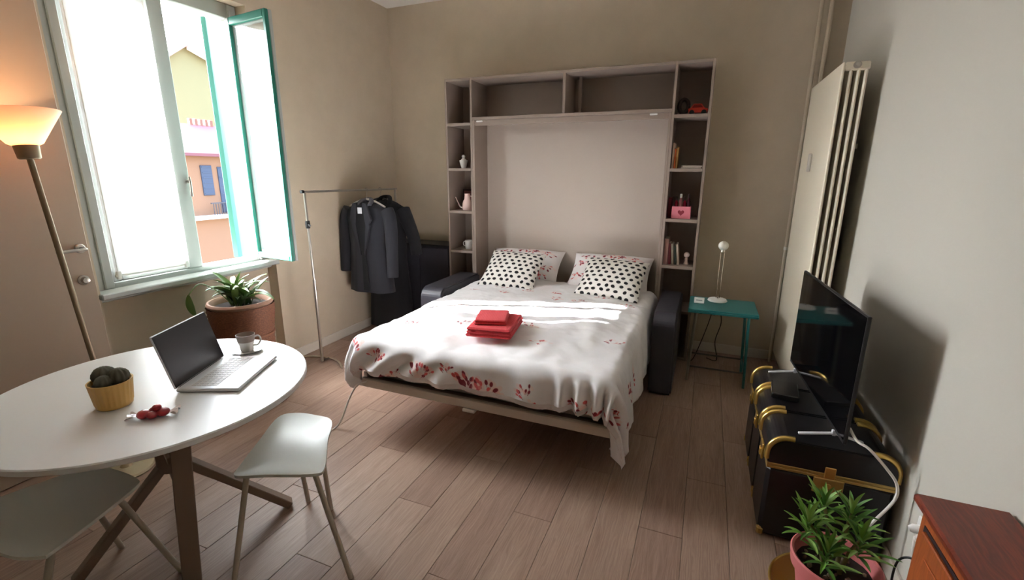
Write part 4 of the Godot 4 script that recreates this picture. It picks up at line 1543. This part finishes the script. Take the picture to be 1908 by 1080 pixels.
	lathe(s, [Vector2(0.0, 0.03), Vector2(0.006, 0.03), Vector2(0.006, 0.034), Vector2(0, 0.034)], Vector3(0.0, 0, 0.02), 10)
	put(s, "switch", M.black, tl)
	# small white card
	var cd := thing("place_card", "small white card standing on the teal table's left corner", "card", Vector3(3.24, 0.602, 0.60))
	s = st()
	box(s, Vector3(0, 0.024, 0), Vector3(0.075, 0.046, 0.012), 0.003, Basis(Vector3.RIGHT, -0.35))
	put(s, "panel", M.white, cd)
	s = st()
	box(s, Vector3(0, 0.024, 0) + Basis(Vector3.RIGHT, -0.35) * Vector3(0, 0, 0.0064), Vector3(0.045, 0.008, 0.001), 0.0, Basis(Vector3.RIGHT, -0.35))
	put(s, "print", mk(c8(150, 150, 150), 0.7), cd)
	# lamp cables below
	s = st()
	tube(s, curve([Vector3(3.36, 0.60, 0.36), Vector3(3.36, 0.55, 0.345), Vector3(3.335, 0.38, 0.33), Vector3(3.28, 0.15, 0.31), Vector3(3.24, 0.02, 0.3), Vector3(3.21, 0.006, 0.34)], 6), 0.004, 6)
	tag(put(s, "lamp_cable", mk(c8(70, 58, 48), 0.6)), "brown lamp cable slanting down under the teal table", "cable")
	s = st()
	tube(s, curve([Vector3(3.40, 0.60, 0.36), Vector3(3.405, 0.52, 0.345), Vector3(3.43, 0.38, 0.32), Vector3(3.40, 0.2, 0.3), Vector3(3.43, 0.03, 0.28), Vector3(3.35, 0.006, 0.2)], 6), 0.004, 6)
	tag(put(s, "lamp_cable", mk(c8(56, 46, 38), 0.6)), "dark lamp cable hanging straight down under the teal table", "cable")

	# brown sideboard
	var sb := thing("sideboard", "reddish brown wooden sideboard against the right wall", "sideboard", Vector3(3.98, 0, 3.5))
	s = st()
	bx(s, Vector3(-0.135, 0.70, -0.545), Vector3(0.075, 0.724, 0.55), 0.006)
	put(s, "top", M.mahogany, sb)
	s = st()
	bx(s, Vector3(-0.115, 0.0, -0.52), Vector3(0.07, 0.70, 0.53), 0.003)
	put(s, "body", M.oak, sb)
	for i in 3:
		var z0 := -0.48 + i * 0.335
		s = st()
		bx(s, Vector3(-0.117, 0.06, z0 - 0.012), Vector3(-0.114, 0.66, z0 + 0.322), 0.0)
		put(s, "door_gap", M.groove, sb)
		s = st()
		bx(s, Vector3(-0.126, 0.07, z0), Vector3(-0.115, 0.65, z0 + 0.31), 0.003)
		var dr := put(s, "door", M.oak, sb)
		s = st()
		bx(s, Vector3(-0.130, 0.12, z0 + 0.05), Vector3(-0.125, 0.60, z0 + 0.26), 0.002)
		put(s, "raised_panel", M.oak, dr)

	# brass basin with the pink pot and spiky plant
	var C := Vector3(3.775, 0, 2.715)
	var ba := thing("brass_basin", "round brass basin on the floor under the pink plant pot", "basin", C)
	s = st()
	lathe(s, [Vector2(0, 0.0), Vector2(0.13, 0.0), Vector2(0.165, 0.02), Vector2(0.19, 0.09), Vector2(0.196, 0.095), Vector2(0.188, 0.098), Vector2(0.158, 0.026), Vector2(0.125, 0.008), Vector2(0, 0.008)], Vector3.ZERO, 56)
	put(s, "bowl", M.brass_dull, ba)
	s = st()
	var ring := []
	for k in 49:
		var an := TAU * k / 48
		ring.append(Vector3(cos(an) * 0.193, 0.096, sin(an) * 0.193))
	tube(s, ring, 0.005, 8)
	put(s, "rolled_rim", M.brass, ba)
	var pp := thing("spiky_plant", "spiky green plant in a pink terracotta pot on the floor", "potted plant", C + Vector3(0, 0.008, 0))
	s = st()
	lathe(s, [Vector2(0, 0.0), Vector2(0.088, 0.0), Vector2(0.092, 0.006), Vector2(0.122, 0.19), Vector2(0.136, 0.195), Vector2(0.142, 0.242), Vector2(0.137, 0.247), Vector2(0.129, 0.242), Vector2(0.118, 0.19), Vector2(0, 0.19)], Vector3.ZERO, 48)
	put(s, "pot", M.terracotta, pp)
	s = st()
	var nz := FastNoiseLite.new()
	nz.frequency = 14.0
	grid(s, 24, 8, func(u: float, v: float) -> Vector3:
		return Vector3(cos(u * TAU) * 0.122 * v, 0.196 + 0.012 * nz.get_noise_2d(cos(u * TAU) * v, sin(u * TAU) * v), sin(u * TAU) * 0.122 * v))
	put(s, "soil", M.soil, pp)
	var bits := [mk(c8(150, 134, 116), 0.9), mk(c8(96, 70, 54), 0.9)]
	for k in 26:
		s = st()
		box(s, Vector3.ZERO, Vector3(0.014, 0.01, 0.018) * rng.randf_range(0.7, 1.3), 0.004)
		var an := rng.randf() * TAU
		var rr := sqrt(rng.randf()) * 0.1
		var o := put(s, "bark_chip", bits[k % 2], pp, Vector3(cos(an) * rr, 0.203, sin(an) * rr))
		o.rotation = Vector3(rng.randf(), rng.randf() * 6.0, rng.randf())
	var gm := [mk(c8(112, 158, 64), 0.45, 0.0, {"backlight": Color(0.25, 0.4, 0.1)}), mk(c8(84, 132, 56), 0.5, 0.0, {"backlight": Color(0.2, 0.32, 0.08)}), mk(c8(146, 182, 98), 0.45, 0.0, {"backlight": Color(0.3, 0.45, 0.12)})]
	var lm := [leaf_mesh(0.10, 0.014, 0.7, 0.5), leaf_mesh(0.085, 0.013, 1.1, 0.5), leaf_mesh(0.115, 0.015, 0.4, 0.5)]
	var heads := [[-0.1, 0.37, 0.0], [-0.04, 0.30, 0.04], [0.025, 0.43, -0.02], [-0.05, 0.42, -0.05], [0.05, 0.37, 0.03]]
	for h in heads:
		var top := Vector3(h[0], h[1], h[2])
		s = st()
		tube(s, curve([Vector3(h[0] * 0.3, 0.19, h[2] * 0.3), Vector3(h[0] * 0.6, lerpf(0.19, h[1], 0.6), h[2] * 0.6), top], 5), [0.008, 0.008, 0.008, 0.007, 0.007, 0.007, 0.006, 0.006, 0.006, 0.005, 0.004], 7)
		put(s, "stem", mk(c8(120, 112, 70), 0.8), pp)
		for k in 24:
			var f := k / 23.0
			var o := put_mesh(lm[k % 3], "leaf", gm[rng.randi() % 3], pp, top - Vector3(0, 0.075 * (1.0 - f), 0))
			o.rotation = Vector3(0, k * 2.399 + rng.randf_range(-0.15, 0.15), lerpf(-0.75, 0.3, f))
			o.scale = Vector3.ONE * rng.randf_range(0.85, 1.15)

# ---------------------------------------------------------------- things on the shelves
func book(label: String, at: Vector3, size: Vector3, col: Color, lean: float, group: String, spine_front := true) -> void:
	var t := thing("book", label, "book", at, group)
	t.rotation.z = lean
	var s := st()
	bx(s, Vector3(-size.x / 2 + 0.0015, 0.002, -size.z / 2), Vector3(size.x / 2 - 0.0015, size.y - 0.002, size.z / 2 - 0.003), 0.0)
	put(s, "pages", mk(c8(214, 204, 184), 0.9), t)
	s = st()
	bx(s, Vector3(-size.x / 2, 0, -size.z / 2 - 0.002), Vector3(-size.x / 2 + 0.0018, size.y, size.z / 2), 0.0005)
	bx(s, Vector3(size.x / 2 - 0.0018, 0, -size.z / 2 - 0.002), Vector3(size.x / 2, size.y, size.z / 2), 0.0005)
	bx(s, Vector3(-size.x / 2, 0, size.z / 2 - 0.0025), Vector3(size.x / 2, size.y, size.z / 2), 0.0008)
	put(s, "cover", mk(col, 0.6), t)

func build_shelf_items() -> void:
	var s := st()
	var t: Node3D
	# left tower, second shelf: white vase with knob
	t = thing("lidded_jar", "small white lidded jar on the left shelf tower", "jar", Vector3(0.955, SHELF[1], 0.2))
	lathe(s, [Vector2(0, 0), Vector2(0.022, 0), Vector2(0.026, 0.01), Vector2(0.042, 0.072), Vector2(0.04, 0.078), Vector2(0, 0.078)], Vector3.ZERO, 28)
	put(s, "body", M.white, t)
	s = st()
	lathe(s, [Vector2(0.03, 0.078), Vector2(0.016, 0.092), Vector2(0.012, 0.098), Vector2(0.018, 0.112), Vector2(0.012, 0.126), Vector2(0, 0.13)], Vector3.ZERO, 24)
	put(s, "knob_lid", M.white, t)
	# third shelf: pale pink watering jug, dark frame behind
	t = thing("watering_can", "pale pink long-spouted watering can on the left shelf tower", "watering can", Vector3(1.0, SHELF[2], 0.22))
	s = st()
	lathe(s, [Vector2(0, 0), Vector2(0.045, 0), Vector2(0.05, 0.006), Vector2(0.05, 0.06), Vector2(0.04, 0.095), Vector2(0.03, 0.105), Vector2(0.026, 0.15), Vector2(0.03, 0.16), Vector2(0, 0.158)], Vector3.ZERO, 28)
	put(s, "body", mk(c8(238, 206, 196), 0.4), t)
	s = st()
	tube(s, curve([Vector3(-0.04, 0.02, 0), Vector3(-0.08, 0.03, 0), Vector3(-0.1, 0.07, 0.01), Vector3(-0.125, 0.125, 0.015)], 5), lens_r(0.009, 0.005, 16), 10)
	put(s, "spout", mk(c8(232, 212, 204), 0.4), t)
	s = st()
	tube(s, curve([Vector3(0.03, 0.14, 0), Vector3(0.065, 0.13, 0), Vector3(0.07, 0.08, 0), Vector3(0.045, 0.04, 0)], 5), 0.005, 8)
	put(s, "handle", mk(c8(238, 206, 196), 0.4), t)
	t = thing("picture_frame", "dark little picture frame behind the pink watering can", "picture frame", Vector3(0.955, SHELF[2], 0.1))
	t.rotation.x = -0.12
	s = st()
	bx(s, Vector3(-0.075, 0, -0.008), Vector3(0.075, 0.2, 0.004), 0.002)
	put(s, "back_board", M.black, t)
	for r in [[-0.075, 0, -0.06, 0.2], [0.06, 0, 0.075, 0.2], [-0.06, 0, 0.06, 0.015], [-0.06, 0.185, 0.06, 0.2]]:
		s = st()
		bx(s, Vector3(r[0], r[1], 0.004), Vector3(r[2], r[3], 0.014), 0.003)
		put(s, "frame_bar", mk(c8(52, 28, 26), 0.5), t)
	s = st()
	bx(s, Vector3(-0.06, 0.015, 0.004), Vector3(0.06, 0.185, 0.006), 0.0)
	put(s, "print", mk(c8(128, 78, 74), 0.6), t)
	# fourth shelf: white cup
	t = thing("white_tumbler", "plain white tumbler on the left shelf tower", "cup", Vector3(1.0, SHELF[3], 0.2))
	s = st()
	lathe(s, [Vector2(0, 0), Vector2(0.036, 0), Vector2(0.038, 0.004), Vector2(0.042, 0.085), Vector2(0.039, 0.085), Vector2(0.034, 0.008), Vector2(0, 0.008)], Vector3.ZERO, 28)
	put(s, "body", M.white, t)
	s = st()
	tube(s, curve([Vector3(-0.04, 0.07, 0), Vector3(-0.062, 0.065, 0), Vector3(-0.064, 0.035, 0), Vector3(-0.039, 0.022, 0)], 4), 0.0045, 8)
	put(s, "handle", M.white, t)

	# right tower, top shelf: dark wooden figure and red orange toy car
	t = thing("wooden_figure", "dark carved wooden ring figure on the top right shelf", "figurine", Vector3(2.975, SHELF[0], 0.2))
	s = st()
	var ring := []
	for k in 25:
		var a := TAU * k / 24
		ring.append(Vector3(cos(a) * 0.035, 0.075 + sin(a) * 0.05, 0))
	tube(s, ring, 0.016, 10)
	put(s, "ring", mk(c8(44, 22, 16), 0.5), t)
	s = st()
	lathe(s, [Vector2(0, 0), Vector2(0.04, 0), Vector2(0.042, 0.008), Vector2(0.025, 0.018), Vector2(0, 0.02)], Vector3.ZERO, 24)
	put(s, "foot", mk(c8(52, 28, 20), 0.5), t)
	t = thing("toy_car", "red and orange toy car on the top right shelf", "toy", Vector3(3.085, SHELF[0], 0.2))
	s = st()
	prism(s, PackedVector2Array([Vector2(-0.07, 0.018), Vector2(0.07, 0.018), Vector2(0.075, 0.045), Vector2(0.045, 0.055), Vector2(0.025, 0.085), Vector2(-0.035, 0.085), Vector2(-0.055, 0.055), Vector2(-0.073, 0.05)]), Vector3(0, 0, -0.035), Vector3.RIGHT, Vector3.UP, Vector3(0, 0, 0.07))
	put(s, "body", mk(c8(206, 52, 28), 0.35), t)
	s = st()
	prism(s, PackedVector2Array([Vector2(-0.045, 0.056), Vector2(0.036, 0.056), Vector2(0.02, 0.08), Vector2(-0.03, 0.08)]), Vector3(0, 0, -0.036), Vector3.RIGHT, Vector3.UP, Vector3(0, 0, 0.072))
	put(s, "windows", mk(c8(120, 30, 20), 0.2), t)
	for x in [-0.045, 0.045]:
		for z in [-0.036, 0.036]:
			s = st()
			tube(s, [Vector3(x, 0.02, z - 0.008), Vector3(x, 0.02, z + 0.008)], 0.0195, 16)
			put(s, "wheel", M.black, t)
	# second shelf: upright books at the left, flat magazines at the right
	var g := "books on the right shelf tower"
	book("tall cream book on the second right shelf", Vector3(2.93, SHELF[1], 0.22), Vector3(0.014, 0.2, 0.14), c8(216, 190, 166), 0.0, g)
	book("slim orange book on the second right shelf", Vector3(2.946, SHELF[1], 0.22), Vector3(0.013, 0.155, 0.13), c8(206, 98, 40), 0.0, g)
	book("brown yellow book on the second right shelf, outermost", Vector3(2.962, SHELF[1], 0.22), Vector3(0.014, 0.17, 0.13), c8(170, 128, 72), 0.0, g)
	for k in 2:
		t = thing("magazine", ["lower pale magazine lying flat on the second right shelf", "upper pale magazine lying flat on the second right shelf"][k], "magazine", Vector3(3.075, SHELF[1] + k * 0.011, 0.21), "flat magazines")
		t.rotation.y = 0.1 * k
		s = st()
		bx(s, Vector3(-0.075, 0, -0.1), Vector3(0.075, 0.0095, 0.1), 0.001)
		put(s, "pages", mk(c8(220, 206, 196), 0.8), t)
		s = st()
		bx(s, Vector3(-0.076, 0.0095, -0.101), Vector3(0.076, 0.0108, 0.101), 0.0)
		put(s, "cover", mk([c8(206, 170, 160), c8(228, 214, 204)][k], 0.5), t)
	# third shelf: pink box with a heart, dark red bottles in it
	t = thing("storage_box", "pink box with a dark heart on the third right shelf", "box", Vector3(3.03, SHELF[2], 0.24))
	var pink := mk(c8(226, 128, 142), 0.6)
	for r in [[-0.075, -0.055, 0.075, -0.051], [-0.075, 0.051, 0.075, 0.055], [-0.075, -0.051, -0.071, 0.051], [0.071, -0.051, 0.075, 0.051]]:
		s = st()
		bx(s, Vector3(r[0], 0, r[1]), Vector3(r[2], 0.1, r[3]), 0.001)
		put(s, "wall", pink, t)
	s = st()
	bx(s, Vector3(-0.071, 0, -0.051), Vector3(0.071, 0.004, 0.051), 0.0)
	put(s, "bottom", pink, t)
	s = st()
	var heart := PackedVector2Array()
	for k in 30:
		var a := TAU * k / 30
		heart.append(Vector2(16 * pow(sin(a), 3), 13 * cos(a) - 5 * cos(2 * a) - 2 * cos(3 * a) - cos(4 * a)) * 0.0016)
	prism(s, heart, Vector3(0, 0.05, 0.055), Vector3.RIGHT, Vector3.UP, Vector3(0, 0, 0.0015))
	put(s, "heart", mk(c8(140, 34, 52), 0.6), t)
	var bl := [["dark red bottle at the left inside the pink heart box", -0.045, c8(130, 20, 42)], ["pale capped bottle in the middle of the pink heart box", -0.012, c8(196, 120, 130)], ["crimson bottle right of the pale capped one in the heart box", 0.02, c8(150, 24, 50)], ["blackish red bottle at the right inside the pink heart box", 0.05, c8(70, 18, 30)]]
	for i in 4:
		var q: Array = bl[i]
		t = thing("bottle", q[0], "bottle", Vector3(3.03 + q[1], SHELF[2] + 0.004, 0.23), "bottles in the pink heart box")
		s = st()
		var hh := 0.15 + 0.02 * (i % 2)
		lathe(s, [Vector2(0, 0), Vector2(0.014, 0), Vector2(0.015, 0.004), Vector2(0.015, hh * 0.8), Vector2(0.008, hh * 0.92), Vector2(0.008, hh)], Vector3.ZERO, 18)
		put(s, "body", mk(q[2], 0.2), t)
		s = st()
		lathe(s, [Vector2(0.0095, hh - 0.006), Vector2(0.0095, hh + 0.022), Vector2(0.007, hh + 0.026), Vector2(0, hh + 0.026)], Vector3.ZERO, 16)
		put(s, "cap", M.white if i == 1 else mk(c8(50, 16, 22), 0.4), t)
	book("dark crimson book at the left end of the third right shelf", Vector3(2.935, SHELF[2], 0.18), Vector3(0.026, 0.17, 0.15), c8(112, 20, 34), 0.0, g)
	# fourth shelf: books and a small figure
	book("tall pinkish book at the left end of the fourth right shelf", Vector3(2.937, SHELF[3], 0.2), Vector3(0.034, 0.22, 0.16), c8(196, 150, 140), 0.0, g)
	book("dark red book leaning on the fourth right shelf", Vector3(2.972, SHELF[3], 0.2), Vector3(0.022, 0.18, 0.15), c8(104, 18, 22), 0.05, g)
	book("grey spined book leaning on the fourth right shelf", Vector3(2.998, SHELF[3], 0.2), Vector3(0.016, 0.18, 0.15), c8(176, 164, 146), 0.09, g)
	book("dark green book leaning on the fourth right shelf", Vector3(3.020, SHELF[3], 0.2), Vector3(0.016, 0.16, 0.15), c8(44, 54, 40), 0.10, g)
	book("beige book leaning outermost on the fourth right shelf", Vector3(3.042, SHELF[3], 0.2), Vector3(0.015, 0.175, 0.15), c8(188, 170, 150), 0.12, g)
	t = thing("figurine", "small pale figurine with round head on the fourth right shelf", "figurine", Vector3(3.105, SHELF[3], 0.22))
	s = st()
	lathe(s, [Vector2(0, 0), Vector2(0.02, 0), Vector2(0.022, 0.004), Vector2(0.012, 0.03), Vector2(0.014, 0.05), Vector2(0.008, 0.06), Vector2(0, 0.061)], Vector3.ZERO, 20)
	put(s, "body", mk(c8(214, 196, 184), 0.5), t)
	s = st()
	var prof := []
	for k in 11:
		var a := PI * k / 10.0
		prof.append(Vector2(maxf(0, sin(a)) * 0.023, 0.082 - cos(a) * 0.023))
	lathe(s, prof, Vector3.ZERO, 20)
	put(s, "head", mk(c8(226, 206, 196), 0.5), t)
	t = thing("small_clock", "tiny dark mantel clock on the right tower's low shelf", "clock", Vector3(3.02, SHELF[4], 0.24))
	s = st()
	prism(s, PackedVector2Array([Vector2(-0.05, 0), Vector2(0.05, 0), Vector2(0.045, 0.012), Vector2(0.035, 0.04), Vector2(0.0, 0.055), Vector2(-0.035, 0.04), Vector2(-0.045, 0.012)]), Vector3(0, 0, -0.02), Vector3.RIGHT, Vector3.UP, Vector3(0, 0, 0.04))
	put(s, "case", M.black, t)
	s = st()
	tube(s, [Vector3(0, 0.026, 0.019), Vector3(0, 0.026, 0.022)], 0.014, 18)
	put(s, "dial", mk(c8(150, 140, 130), 0.5), t)
